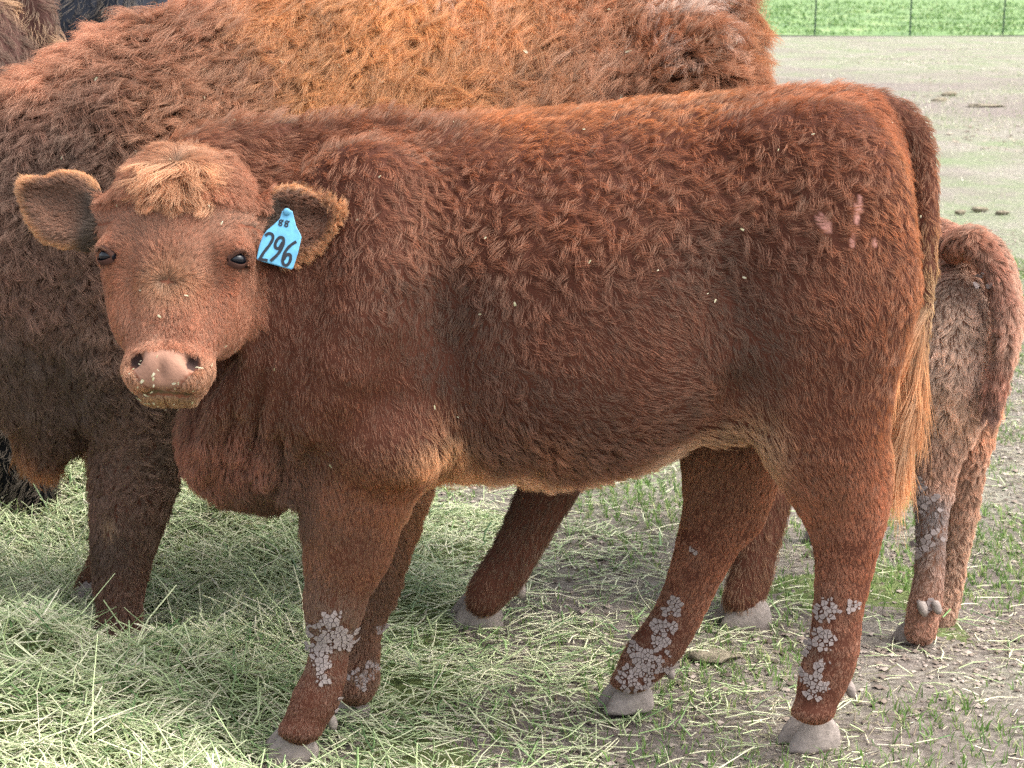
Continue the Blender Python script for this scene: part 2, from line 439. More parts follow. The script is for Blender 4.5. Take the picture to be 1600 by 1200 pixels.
# head in its own frame: x to the photograph's right, y out of the face, z up the face; origin between the eyes
def head_prims(B, O, R, s=1.0, earL=(.192, .090, .262, .122), earR=(.172, .078, .236, .088), k=.03, main=False):
    T = lambda x, y, z: O+R@(np.array([x, y, z])*s)
    def e(c, r, rot=None, k=k, sub=False):
        B.ell(T(*c), np.array(r)*s, R if rot is None else R@rot, k*s, sub)
    e((0, -.095, .055), (.121, .095, .124)); e((0, -.052, .045), (.102, .048, .108)); e((0, -.09, .128), (.088, .065, .050))
    for g in (-1, 1):
        e((g*.090, -.041, .012), (.035, .036, .030), k=.025)
        e((g*.058, -.108, -.046), (.058, .085, .104))
        B.cone(T(g*.050, -.075, -.02), T(g*.030, -.050, -.145), .060*s, .040*s, .03*s)
        e((g*.030, -.034, -.06), (.020, .022, .075), k=.025)                       # edge of the nose bridge
    B.cone(T(0, -.060, .0), T(0, -.043, -.155), .066*s, .046*s, .03*s)
    e((0, -.03, -.182), (.074, .050, .044), k=.022); e((0, -.006, -.180), (.054, .032, .036), k=.016)
    e((0, -.040, -.208), (.060, .048, .022), k=.012)
    for g in (-1, 1): e((g*.036, -.006, -.196), (.026, .022, .020), k=.012)        # upper lip on each side
    e((0, -.03, -.2195), (.10, .075, .0028), k=.007, sub=True)     # mouth line
    e((0, -.050, -.222), (.048, .044, .016), k=.008)
    e((0, .026, -.196), (.004, .010, .02), k=.008, sub=True)       # groove of the lip
    for g in (-1, 1):
        a = math.radians(g*-38); rr = np.array([[math.cos(a), 0, math.sin(a)], [0, 1, 0], [-math.sin(a), 0, math.cos(a)]])
        e((g*.045, .020, -.171), (.0115, .030, .018), rr, k=.009, sub=True)
        e((g*.054, .014, -.179), (.010, .014, .005), k=.010, sub=True)
        e((g*.107, -.006, .0), (.016, .012, .012), k=.012, sub=True)
        e((g*.070, .012, -.058), (.014, .030, .052), k=.035, sub=True)   # hollow below the eye
        e((g*.082, -.008, -.03), (.016, .006, .010), k=.012, sub=True)  # tear groove
        ex, ez, tx, tz = earL if g < 0 else earR
        B.cone(T(g*.09, -.10, .07), T(g*.140, -.10, .066), .046*s, .036*s, .03*s)
        a = math.atan2(tz-ez, tx-ex)*g; rr = np.array([[math.cos(a), 0, -math.sin(a)], [0, 1, 0], [math.sin(a), 0, math.cos(a)]])
        bb = math.radians(g*-14); ry = np.array([[math.cos(bb), -math.sin(bb), 0], [math.sin(bb), math.cos(bb), 0], [0, 0, 1]])
        RR = rr@ry
        e((g*ex, -.10, ez), (.066, .024, .056), RR, k=.016)
        B.cone(T(g*(ex+.010), -.104, ez+.004), T(g*(tx-.012), -.112, tz-.004), .046*s, .024*s, .018*s, sy=.4)
        e((g*(ex+.002), -.082, ez), (.055, .022, .040), RR, k=.012, sub=True)
        e((g*(ex*.45+tx*.55), -.094, ez*.45+tz*.55), (.034, .014, .020), RR, k=.012, sub=True)
    return T

# ================================================================== ground, field, fence
def ground_h(X, Y):
    P = np.stack([X, Y, np.zeros_like(X)], 1)
    near = np.clip(1-(Y-8)/20, 0, 1)
    return (vnoise(P, 1.1, 3)*.010 + vnoise(P, 5, 5)*.006 + vnoise(P, 17, 6)*.004+ vnoise(P, 40, 8)*.0025*near)*np.clip(1.2-Y/60, .3, 1) - .006
_hm = [(-150, 800, .09), (50, 800, .10), (120, 770, .07), (200, 900, .015), (100, 1030, .06), (205, 1035, -.005), (190, 985, -.012), (150, 960, .0), (235, 1000, -.005), (170, 930, -.005), (-100, 1000, .12), (0, 1150, .15), (150, 1180, .12), (350, 790, .09), (300, 850, .07), (390, 860, .085), (330, 920, .035), (250, 960, .02),
       (400, 1000, .04), (300, 1080, .06), (450, 1150, -.004), (470, 1195, -.008), (550, 920, .04), (640, 860, .03), (470, 870, .05), (700, 1000, .004), (560, 1060, .012), (600, 1180, .008), (740, 1120, .004), (480, 770, .05), (250, 745, .05), (0, 735, .05),
       (150, 700, -.02), (400, 720, -.02), (600, 790, 0), (700, 840, 0), (800, 900, -.01), (850, 1000, -.01), (900, 1150, -.01), (1000, 1100, -.02), (1000, 800, -.02), (900, 740, -.02), (-700, 1000, .05), (-600, 700, -.01), (300, 1300, .05), (700, 1350, -.01)]
_hmP = np.array([G(a, b)[:2] for a, b, _ in _hm]); _hmV = [c for _, _, c in _hm]
def mound(X, Y):
    P = np.stack([X, Y], 1)
    h = shepard(P, _hmP, _hmV, 4, .12)[:, 0]
    P3 = np.stack([X, Y, np.zeros_like(X)], 1)
    lim = np.clip(6.2-Y, 0, 1)*np.clip(X+2.6, 0, 1)
    return np.where(h > 0, h*(1.2+.5*vnoise(P3, 4.5, 20)+.45*vnoise(P3, 11, 21)), h)*lim - (1-lim)*.03

def strip_grid(xs, ys):
    X, Y = np.meshgrid(xs, ys, indexing='ij'); nx, ny = X.shape
    i = np.arange(nx*ny).reshape(nx, ny)
    F = np.stack([i[:-1, :-1], i[1:, :-1], i[1:, 1:], i[:-1, 1:]], -1).reshape(-1, 4)
    return X.ravel(), Y.ravel(), F
def grade(a, b, d0, g):
    out = [a]; d = d0
    while out[-1] < b: out.append(out[-1]+d); d *= g
    out[-1] = b; return out
ysn = list(np.arange(2.4, 7.0, .014)); ysf = grade(7.0, 69.0, .016, 1.025)
xs_mid = list(np.arange(-2.2, 2.2, .016)); xr = grade(2.2, 400, .03, 1.12)
xs = [-x for x in xr[::-1]][:-1]+xs_mid+xr
ysb = [-x for x in grade(-2.4, 200, .05, 1.3)][::-1][:-1]
X, Y, F = strip_grid(np.array(xs), np.array(sorted(set(ysb+ysn+ysf))))
Zg = ground_h(X, Y)
hm_ = mound(X, Y)

def ground_mat():
    m, t, b = nodes('paddock_soil')
    N = t.nodes.new; Lk = t.links.new
    tc = N('ShaderNodeTexCoord')
    def noise(sc, det=6, rough=.6, off=0, xs=1, ys=1):
        mp = N('ShaderNodeMapping'); mp.inputs['Location'].default_value = (off, off*.7, 0); mp.inputs['Scale'].default_value = (xs, ys, 1)
        n = N('ShaderNodeTexNoise'); n.inputs['Scale'].default_value = sc; n.inputs['Detail'].default_value = det; n.inputs['Roughness'].default_value = rough
        Lk(tc.outputs['Object'], mp.inputs[0]); Lk(mp.outputs[0], n.inputs['Vector']); return n.outputs[0]
    def ramp(src, stops):
        r = N('ShaderNodeValToRGB'); Lk(src, r.inputs[0]); e = r.color_ramp.elements
        while len(e) < len(stops): e.new(.5)
        for q, (p, c) in zip(e, stops): q.position = p; q.color = (*c, 1)
        return r.outputs[0]
    def mix(f, a, c):
        x = N('ShaderNodeMix'); x.data_type = 'RGBA'
        if isinstance(f, float): x.inputs[0].default_value = f
        else: Lk(f, x.inputs[0])
        Lk(a, x.inputs[6]); Lk(c, x.inputs[7]); return x.outputs[2]
    soil = ramp(noise(35, 10, .7), [(.30, lin(66, 59, 54)), (.5, lin(116, 106, 99)), (.72, lin(152, 142, 133))])
    dry = ramp(noise(60, 8, .75, 5), [(.36, lin(84, 78, 70)), (.5, lin(128, 122, 110)), (.64, lin(172, 166, 152))])
    grn = ramp(noise(50, 8, .75, 9), [(.3, lin(74, 84, 58)), (.55, lin(120, 128, 98)), (.75, lin(162, 166, 138))])
    bw = lambda a, b_: [(a, (0, 0, 0)), (b_, (1, 1, 1))]
    c = mix(ramp(noise(1.6, 8, .7, 3), bw(.47, .62)), soil, dry)
    # past six metres short cropped turf, dry thatch and bare patches in bands
    sx = N('ShaderNodeSeparateXYZ'); Lk(tc.outputs['Object'], sx.inputs[0])
    far = N('ShaderNodeMapRange'); far.inputs[1].default_value = 4.5; far.inputs[2].default_value = 9; Lk(sx.outputs[1], far.inputs[0])
    thatch = mix(ramp(noise(1.2, 9, .75, 12, 1, .55), bw(.42, .6)), dry, grn)
    bare = ramp(noise(.35, 7, .7, 31, 1, .5), bw(.52, .62))
    mb = N('ShaderNodeMath'); mb.operation = 'MULTIPLY'; mb.inputs[1].default_value = .75; Lk(bare, mb.inputs[0])
    thatch = mix(mb.outputs[0], thatch, soil)
    # one wide worn strip along the fence side
    st_ = N('ShaderNodeMapRange'); st_.inputs[1].default_value = 19; st_.inputs[2].default_value = 23; Lk(sx.outputs[1], st_.inputs[0])
    s2 = N('ShaderNodeMapRange'); s2.inputs[1].default_value = 40; s2.inputs[2].default_value = 32; Lk(sx.outputs[1], s2.inputs[0])
    mm = N('ShaderNodeMath'); mm.operation = 'MULTIPLY'; Lk(st_.outputs[0], mm.inputs[0]); Lk(s2.outputs[0], mm.inputs[1])
    m3 = N('ShaderNodeMath'); m3.operation = 'MULTIPLY'; Lk(mm.outputs[0], m3.inputs[0]); Lk(ramp(noise(.5, 8, .7, 44, 1, .5), bw(.3, .55)), m3.inputs[1])
    thatch = mix(m3.outputs[0], thatch, soil)
    c = mix(far.outputs[0], c, thatch)
    Lk(c, b.inputs['Base Color']); b.inputs['Roughness'].default_value = .95; b.inputs['Specular IOR Level'].default_value = .15
    bp = N('ShaderNodeBump'); bp.inputs['Strength'].default_value = .8; bp.inputs['Distance'].default_value = .012
    Lk(noise(90, 8, .75, 2), bp.inputs['Height']); Lk(bp.outputs[0], b.inputs['Normal'])
    return m
gobj = mesh_obj('ground', np.stack([X, Y, Zg], 1), F, ground_mat()); gobj['kind'] = 'structure'

def meadow_mat():
    m, t, b = nodes('meadow_turf'); N = t.nodes.new; Lk = t.links.new
    tc = N('ShaderNodeTexCoord')
    def noise(sc, ys, off):
        mp = N('ShaderNodeMapping'); mp.inputs['Scale'].default_value = (1, ys, 1); mp.inputs['Location'].default_value = (off, off, 0)
        n = N('ShaderNodeTexNoise'); n.inputs['Scale'].default_value = sc; n.inputs['Detail'].default_value = 8; n.inputs['Roughness'].default_value = .7
        Lk(tc.outputs['Object'], mp.inputs[0]); Lk(mp.outputs[0], n.inputs['Vector']); return n.outputs[0]
    r = N('ShaderNodeValToRGB'); e = r.color_ramp.elements; e.new(.5)
    for q, (p, c) in zip(e, [(.32, lin(62, 88, 44)), (.5, lin(92, 120, 62)), (.68, lin(134, 152, 96))]): q.position = p; q.color = (*c, 1)
    Lk(noise(.55, .22, 0), r.inputs[0]); Lk(r.outputs[0], b.inputs['Base Color']); b.inputs['Roughness'].default_value = .9
    return m
X2, Y2, F2 = strip_grid(np.array([-x for x in grade(0, 900, 1, 1.15)][::-1][:-1]+grade(0, 900, 1, 1.15)), np.array(grade(68.9, 1500, .5, 1.12)))
P2 = np.stack([X2, Y2, 0*X2], 1)
mo = mesh_obj('meadow', np.stack([X2, Y2, .02+vnoise(P2, .4, 4)*.05], 1), F2, meadow_mat()); mo['kind'] = 'structure'

# fence: steel T-posts and wires
M_POST = simple('green_steel', lin(52, 74, 62), .6, .4); M_WIRE = simple('fence_wire', lin(120, 122, 120), .5, .5)
fence = root('wire_fence', (0, 69.6, 0), 'thin green steel post and wire fence between the bare paddock and the green meadow', 'fence')
def post(x, lean):
    V = []; F = []
    for z in (-.05, 1.42):
        for (a, b_) in [(-.022, -.006), (-.004, -.006), (-.004, -.032), (.004, -.032), (.004, -.006), (.022, -.006), (.022, .0), (-.022, .0)]:
            V.append((x+a*1.2+lean*z, 69.6+b_, z))
    F = [(i, (i+1) % 8, 8+(i+1) % 8, 8+i) for i in range(8)]+[tuple(range(8))[::-1], tuple(range(8, 16))]
    for k in range(9):       # studs along the flange
        z = .25+k*.13; i = len(V); u = x+lean*z
        V += [(u-.01, 69.556, z-.012), (u+.01, 69.556, z-.012), (u+.01, 69.556, z+.012), (u-.01, 69.556, z+.012), (u-.01, 69.57, z-.012), (u+.01, 69.57, z-.012), (u+.01, 69.57, z+.012), (u-.01, 69.57, z+.012)]
        F += [(i, i+1, i+2, i+3), (i+4, i+5, i+1, i), (i+3, i+2, i+6, i+7), (i+1, i+5, i+6, i+2), (i+4, i, i+3, i+7)]
    return mesh_obj('post', V, F, M_POST, fence, smooth=False)
for i in range(-8, 14):
    post(10.12+3.17*(i-0)+rng.normal()*.05, .022+rng.normal()*.008)
for z in (.35, .62, .9, 1.2):
    V = []; F = []; xs_ = np.arange(-16, 52, 1.6)
    for x in xs_:
        for j in range(3):
            a = 2.1*j; V.append((x, 69.55+.002*math.cos(a), z+.002*math.sin(a)-.012*abs(math.sin((x-10.12)/3.17*math.pi))))
    for i in range(len(xs_)-1):
        for j in range(3): F.append((i*3+j, i*3+(j+1) % 3, i*3+3+(j+1) % 3, i*3+3+j))
    mesh_obj('wire', V, F, M_WIRE, fence)
print('ground', round(time.time()-T0, 1))

# ================================================================== red heifer calf in front
MUDZ = [(515, 985, 3.46, .032, 1), (495, 1030, 3.46, .026, .95), (540, 1000, 3.46, .024, .85), (500, 1060, 3.46, .02, .5), (535, 1110, 3.46, .018, .55), (1010, 1040, 3.70, .040, 1), (1035, 990, 3.70, .028, .8), (985, 1060, 3.70, .028, .6), (1085, 870, 3.70, .012, .5), (1045, 1050, 3.7, .02, .6), (1050, 955, 3.7, .018, .7),
 (1285, 1000, 3.46, .024, .9), (1290, 960, 3.46, .022, .9), (1275, 1075, 3.46, .020, .7), (1283, 1035, 3.46, .02, .75), (1335, 950, 3.46, .014, .45), (1292, 915, 3.46, .012, .5), (1260, 1055, 3.46, .014, .6), (562, 1060, 3.68, .02, .6), (572, 1045, 3.68, .02, .7), (590, 985, 3.68, .015, .4)]
MUDQ = [(Q(a, b_, c), rad, wt) for a, b_, c, rad, wt in MUDZ]
CALF = root('red_calf', tuple(G(880, 1150)*np.array([1, 1, 0])), 'shaggy red calf with blue ear tag 296, standing side-on and facing the camera', 'calf')
YC = 3.62
B = Body((-1.0, 3.05, -.03), (.90, 4.02, 1.24), .0065)
st_rows = [(a_[0], a_[1]-8, *a_[2:]) for a_ in [(440, 330, 700, .10, YC), (480, 245, 765, .17, YC), (550, 215, 785, .215, YC), (620, 206, 768, .235, YC), (700, 200, 734, .25, YC), (800, 192, 727, .272, YC), (900, 182, 738, .28, YC),
           (1000, 173, 722, .275, YC), (1100, 163, 678, .26, YC), (1200, 153, 640, .235, YC), (1300, 146, 620, .215, YC), (1350, 152, 600, .18, YC), (1385, 190, 540, .13, YC), (1408, 265, 460, .06, YC)]]
def px_loft(rows): return [(Q(x, (t+b)/2, cy)[0], Q(x, t, cy)[2], Q(x, b, cy)[2], hw, cy) for x, t, b, hw, cy in rows]
B.loft(px_loft(st_rows), taper=.28)
# neck, crest, brisket
B.cone(Q(540, 430, 3.60), Q(300, 370, 3.50), .205, .125, .06, sy=.8)
B.chain([(Q(600, 235, 3.62), .05), (Q(480, 232, 3.60), .045), (Q(370, 240, 3.56), .05), (Q(300, 262, 3.50), .05)], .06)
B.cone(Q(440, 560, 3.56), Q(365, 470, 3.50), .15, .10, .06, sy=.75)
B.ell(Q(405, 650, 3.56), (.125, .11, .165), k=.06)
B.ell(Q(340, 700, 3.55), (.055, .05, .075), k=.05)
# folds of loose skin hanging from the throat
for (a, b, c, r0) in [((418, 430, 3.385), (408, 560, 3.405), (372, 700, 3.45), .020), ((455, 420, 3.40), (440, 580, 3.41), (415, 740, 3.455), .019), ((388, 560, 3.41), (345, 640, 3.43), (318, 730, 3.49), .018), ((485, 500, 3.42), (470, 640, 3.43), (455, 770, 3.48), .016)]:
    B.chain([(Q(a[0], a[1], a[2]-.006), r0*.8), (Q(b[0], b[1], b[2]-.008), r0*1.25), (Q(*c), r0)], .010)
for (a, b) in [((398, 470, 3.378), (376, 640, 3.398)), ((434, 460, 3.380), (418, 670, 3.400)), ((474, 520, 3.392), (456, 700, 3.415))]:
    B.chain([(Q(*a), .008), (Q((a[0]+b[0])/2+4, (a[1]+b[1])/2, a[2]+.002), .015), (Q(*b), .010)], .014)
# shoulders, haunches, flank hollow
B.ell(Q(575, 470, 3.455), (.155, .105, .27), k=.07); B.ell(Q(560, 470, 3.79), (.155, .10, .27), k=.07)
B.ell(Q(1287, 380, 3.475), (.155, .095, .235), k=.07); B.ell(Q(1315, 370, 3.76), (.15, .10, .24), k=.07)
B.ell(Q(1145, 480, 3.285), (.050, .085, .155), k=.08, sub=True); B.ell(Q(1180, 640, 3.36), (.06, .07, .05), k=.05, sub=True)
B.ell(Q(698, 540, 3.30), (.026, .075, .17), k=.06, sub=True); B.ell(Q(500, 560, 3.30), (.016, .07, .14), k=.04, sub=True)
B.chain([(Q(600, 300, 3.42), .05), (Q(590, 420, 3.37), .055), (Q(540, 560, 3.37), .06), (Q(505, 640, 3.40), .05)], .06)      # ridge of the shoulder blade
B.ell(Q(610, 700, 3.40), (.08, .05, .06), k=.06)        # muscle above the elbow
B.ell(Q(1200, 215, 3.48), (.07, .04, .03), k=.06)         # hip bone
# near front leg
KN = .002
def legc(rows, k=.03, sy=1.0): B.chain([(Q(a, b, c), r-KN) for a, b, c, r in rows], k, sy)
legc([(575, 620, 3.49, .12), (568, 720, 3.49, .105), (553, 800, 3.495, .088), (545, 860, 3.50, .076), (531, 912, 3.50, .057), (522, 952, 3.50, .053), (517, 1005, 3.50, .036), (508, 1055, 3.495, .038), (492, 1095, 3.49, .042), (478, 1120, 3.485, .036), (470, 1138, 3.48, .031)], .04, .82)
# far front leg
legc([(600, 640, 3.74, .10), (600, 760, 3.74, .085), (585, 860, 3.73, .065), (575, 930, 3.73, .05), (566, 980, 3.72, .037), (562, 1030, 3.71, .035), (560, 1055, 3.70, .037), (556, 1075, 3.69, .033)], .04, .85)
# near hind leg
legc([(1290, 470, 3.50, .155), (1280, 590, 3.50, .135), (1285, 680, 3.50, .108), (1310, 760, 3.51, .086), (1322, 820, 3.51, .068), (1320, 880, 3.51, .054), (1310, 950, 3.505, .046), (1303, 1010, 3.50, .046), (1290, 1052, 3.50, .047), (1279, 1084, 3.495, .040), (1274, 1104, 3.49, .033)], .045, .8)
legc([(1330, 640, 3.50, .05), (1358, 700, 3.51, .036), (1362, 745, 3.515, .032), (1348, 790, 3.51, .034)], .04, .7)   # tendon and point of hock
legc([(1230, 560, 3.47, .08), (1232, 660, 3.475, .055)], .06, .7)
# far hind leg, stepping forward
legc([(1240, 520, 3.76, .13), (1165, 640, 3.76, .115), (1140, 720, 3.76, .092), (1128, 790, 3.76, .074), (1105, 850, 3.76, .060), (1083, 905, 3.755, .050), (1062, 955, 3.755, .047), (1035, 1000, 3.75, .049), (1010, 1030, 3.745, .047), (996, 1046, 3.74, .039), (988, 1058, 3.735, .032)], .045, .8)
legc([(1180, 700, 3.76, .05), (1180, 760, 3.76, .034), (1162, 810, 3.76, .035)], .04, .7)
# coronets: the hair spreads forward over the top of each hoof
for (a, b_, c, r0) in [(468, 1140, 3.478, (.036, .029, .014)), (1268, 1112, 3.488, (.036, .030, .015)), (982, 1064, 3.733, (.033, .028, .014)), (556, 1078, 3.688, (.028, .024, .012))]:
    B.ell(Q(a, b_, c), r0, k=.02)
# flank fold
legc([(1180, 600, 3.46, .05), (1130, 660, 3.50, .035)], .05, .6)
# tail
TAIL = [(1368, 182, 3.68, .045), (1418, 212, 3.69, .038), (1441, 300, 3.68, .028), (1444, 420, 3.66, .022), (1434, 540, 3.64, .017), (1422, 640, 3.62, .012), (1412, 700, 3.60, .008)]
legc([(a, b, c, r+KN) for a, b, c, r in TAIL], .035)
# head
HO = Q(266, 400, 3.27); zf = np.array([.03, .30, .95]); zf /= np.linalg.norm(zf); xf = np.array([1, -.03, -.012]); xf -= zf*(xf@zf); xf /= np.linalg.norm(xf)
yf = np.cross(zf, xf); yf = -yf if yf[1] > 0 else yf
HR = np.stack([xf, yf, zf], 1)
HS = 1.0
EARL, EARR = (.192, .090, .264, .124), (.172, .078, .236, .088)
TH = head_prims(B, HO, HR, HS, earL=EARL, earR=EARR, main=True)
V, F = B.mesh(); N = vnormals(V, F)
print('calf body', len(V), round(time.time()-T0, 1))
def hloc(P): return ((P-HO)@HR)/HS
EARL, EARR = (.192, .090, .264, .124), (.172, .078, .236, .088)
def ear_rad(h):
    """leaf-shaped radius in the plane of the ears (1 = rim)"""
    o = np.full(len(h), 9.0)
    for g, (ex, ez, tx, tz) in ((-1, EARL), (1, EARR)):
        a = math.atan2(tz-ez, tx-ex); x = g*h[:, 0]-ex; z = h[:, 2]-ez
        u = x*math.cos(a)+z*math.sin(a); v = -x*math.sin(a)+z*math.cos(a)
        uu = np.where(u > 0, u/.080, u/.066); vv = v/(.053*(1-.35*np.clip(u/.08, 0, 1)))
        o = np.where(g*h[:, 0] > 0, np.sqrt(uu*uu+vv*vv), o)
    return o
def is_ear(h): return (np.abs(h[:, 0]) > .134) & (ear_rad(h) < 1.25) & (np.abs(h[:, 1]+.10) < .06)
def is_head(P):
    h = hloc(P)
    return ((h[:, 1] > -.13) & (np.abs(h[:, 0]) < .139) & (h[:, 2] < .2) & (h[:, 2] > -.29)) | is_ear(h)
def g(d2, r): return np.exp(-d2/(r*r))
def calf_zones(P):
    h = hloc(P); hd = is_head(P)
    nose = (np.abs(h[:, 0]) < np.interp(h[:, 2], [-.217, -.214, -.200, -.178, -.160, -.153, -.150], [0, .026, .037, .053, .049, .040, 0])) & (h[:, 1] > -.03)
    nost = (((np.abs(h[:, 0])-.045)/.010)**2+((h[:, 2]+.171)/.014)**2 < 1) & (h[:, 1] > -.03)
    eye = (((np.abs(h[:, 0])-.106)/.017)**2+(h[:, 2]/.013)**2 < 1) & (h[:, 1] > -.08)
    mouth = (np.abs(h[:, 2]+.2195) < .003) & (np.abs(h[:, 0]) < .05) & (h[:, 1] > -.02)
    return h, hd, nose & hd, nost & hd, eye & hd, mouth & hd
SCARS = [(Q(1283, 343, 3.385), .011), (Q(1291, 354, 3.385), .009), *[(Q(1344-.18*k, 308+k, 3.385), .0045) for k in range(0, 44, 4)], *[(Q(1332-.2*k, 366+k, 3.385), .004) for k in range(0, 20, 4)], (Q(1365, 382, 3.39), .005), (Q(1365, 376, 3.39), .004)]
def scar(P):
    m = np.zeros(len(P), bool)
    for q, r in SCARS: m |= ((P[:, 0]-q[0])**2+(P[:, 2]-q[2])**2 < r*r) & (P[:, 1] < 3.5)
    return m
def calf_mask(P):
    h, hd, nose, nost, eye, mouth = calf_zones(P)
    w = np.ones(len(P)); w[nose | nost | eye | mouth] = 0; w[scar(P)] = 0.3
    return w*(1+3.4*hd+1.3*np.clip((.62-P[:, 2])/.15, 0, 1)*(~hd))/4.4
hc_ = np.tile(lin(76, 43, 31), (len(V), 1)).astype(float)
h, hd, nose, nost, eye, mouth = calf_zones(V)
hc_[hd] = lin(112, 68, 50)
earin = is_ear(h)
hc_[earin] = lin(70, 42, 34)
hc_[nose] = np.array(lin(146, 110, 92))*(1+.25*vnoise(V[nose], 60, 7))[:, None]; hc_[nost] = lin(60, 44, 40); hc_[eye] = lin(24, 16, 14); hc_[mouth] = lin(80, 66, 44)
hc_[scar(V)] = lin(176, 128, 116)
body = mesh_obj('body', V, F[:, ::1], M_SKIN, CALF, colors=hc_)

calf_comb = field_from([
 (500, 230, 3.6, 1, .25), (600, 260, 3.45, .6, .8), (430, 260, 3.5, .8, .5), (500, 400, 3.4, .3, 1), (430, 500, 3.4, .1, 1), (400, 700, 3.45, -.05, 1), (330, 720, 3.45, -.1, 1), (470, 760, 3.45, .2, 1),
 (560, 400, 3.36, .4, .9), (560, 560, 3.36, .25, 1), (640, 640, 3.38, .25, 1), (690, 690, 3.4, .2, 1), (560, 700, 3.4, .05, 1), (550, 850, 3.4, -.05, 1), (510, 1000, 3.45, -.02, 1), (480, 1110, 3.45, -.3, 1),
 (700, 200, 3.55, 1, .1), (700, 300, 3.4, .5, .9), (720, 450, 3.36, .2, 1), (760, 600, 3.36, .5, .9), (850, 700, 3.4, .9, .5), (850, 260, 3.4, .5, .9), (900, 400, 3.35, .5, .9), (900, 550, 3.35, .8, .7),
 (850, 170, 3.6, 1, -.02), (1000, 170, 3.55, 1, 0), (1050, 230, 3.42, .8, .6), (1000, 350, 3.36, .8, .5), (1020, 480, 3.36, .85, .55), (1050, 600, 3.4, 1, .1), (950, 680, 3.4, 1, .3),
 (1140, 560, 3.4, .3, 1), (1150, 380, 3.42, .9, .25), (1130, 480, 3.42, .5, .8), (1200, 150, 3.55, 1, 0), (1250, 230, 3.42, .7, .7), (1250, 330, 3.4, .8, .4), (1340, 180, 3.55, .8, .5), (1400, 190, 3.62, .6, .8),
 (1380, 300, 3.42, .25, 1), (1400, 450, 3.45, .1, 1), (1300, 430, 3.4, .3, 1), (1220, 450, 3.4, .6, .8), (1290, 550, 3.4, .35, .9), (1200, 580, 3.4, .5, .8), (1380, 580, 3.45, -.3, 1), (1250, 680, 3.42, .3, 1), (1320, 700, 3.42, .3, 1),
 (1320, 850, 3.45, .05, 1), (1300, 1000, 3.45, -.05, 1), (1280, 1090, 3.45, -.2, 1), (1130, 750, 3.7, -.1, 1), (1100, 860, 3.7, -.25, 1), (1040, 980, 3.7, -.45, 1), (990, 1060, 3.7, -.5, 1),
 (1450, 260, 3.6, .15, 1), (1390, 150, 3.6, .8, .6), (1420, 180, 3.6, .6, .9), (1455, 400, 3.6, 0, 1), (1440, 560, 3.6, -.1, 1), (1100, 680, 3.5, 1, .3), (1165, 640, 3.5, .5, .8), (790, 745, 3.55, .8, .6), (720, 730, 3.5, .3, 1), (850, 200, 3.9, 1, .3, .2), (600, 200, 3.85, .8, .3, .2)])
def face_comb(P):
    h = hloc(P); x, z = h[:, 0], h[:, 2]; ax = np.abs(x); sx = np.sign(x)
    out = np.zeros_like(P)
    # whorl between the eyes and the nose: strands fan up and out above it, run down below it
    dx = x; dz = z+.055; rr = np.sqrt(dx*dx+dz*dz)+1e-4
    top = np.clip((z+.055)/.03, 0, 1); ctr = np.exp(-(rr/.014)**2)
    vx = dx/rr*1.3*top*np.clip(rr/.045, 0, 1) + sx*.25*(1-top); vz = np.where(np.abs(dz/rr) < .35, .35*np.sign(dz+1e-6), dz/rr)*top - (1-top)*1.0; vx = vx*(1-ctr)+ctr*.25; vz = vz*(1-ctr)+ctr*.5*np.sign(vz+.2)
    # crown whorl: hair falls from the poll over the forehead
    cx, cz = x, z-.150; r2 = np.sqrt(cx*cx+cz*cz)+1e-4
    f = np.clip((z-.075)/.03, 0, 1); cc2 = np.exp(-(r2/.016)**2)
    vx = vx*(1-f)+f*cx/r2*1.0; vz = vz*(1-f)+f*np.minimum(cz/r2-.15, cz/r2); vz = vz-cc2*1.2; vx = vx+cc2*.4
    ck = np.clip((ax-.085)/.02, 0, 1)*(z < .06)
    vx = vx*(1-ck)+sx*ck*.3; vz = vz*(1-ck)-ck*.9
    ear = is_ear(h)*1.0
    vx = vx*(1-ear)+ear*sx*1.0; vz = vz*(1-ear)+ear*(z-.08)*9
    out = vx[:, None]*HR[:, 0]+vz[:, None]*HR[:, 2]
    return norm(out)
def comb_calf(P):
    D = calf_comb(P); m = is_head(P); 
    if m.any(): D[m] = face_comb(P[m])
    return D
len_c = scal([(600, 200, 3.6, .030), (850, 170, 3.6, .026), (1100, 150, 3.6, .026), (1300, 130, 3.6, .028), (1400, 170, 3.6, .026), (700, 350, 3.4, .032), (950, 350, 3.4, .032), (1100, 300, 3.4, .032), (1250, 250, 3.4, .030),
 (550, 350, 3.4, .026), (550, 550, 3.4, .018), (560, 700, 3.4, .018), (900, 550, 3.4, .024), (850, 740, 3.5, .038), (950, 750, 3.5, .032), (700, 720, 3.45, .045), (1100, 680, 3.5, .040), (1165, 650, 3.5, .04),
 (1300, 500, 3.4, .026), (1400, 450, 3.45, .026), (1300, 700, 3.42, .022), (1320, 900, 3.45, .014), (1290, 1060, 3.45, .011), (550, 900, 3.4, .012), (500, 1080, 3.45, .009), (1100, 850, 3.7, .014), (1000, 1050, 3.7, .010),
 (400, 500, 3.4, .024), (350, 740, 3.5, .034), (430, 790, 3.5, .034), (500, 780, 3.5, .03), (1455, 280, 3.68, .020), (1455, 400, 3.66, .022), (1440, 550, 3.64, .028), (1425, 670, 3.6, .026), (350, 210, 3.55, .042), (450, 200, 3.58, .034), (400, 560, 3.42, .018), (440, 500, 3.42, .018), (440, 680, 3.44, .022), (1400, 350, 3.45, .020)])
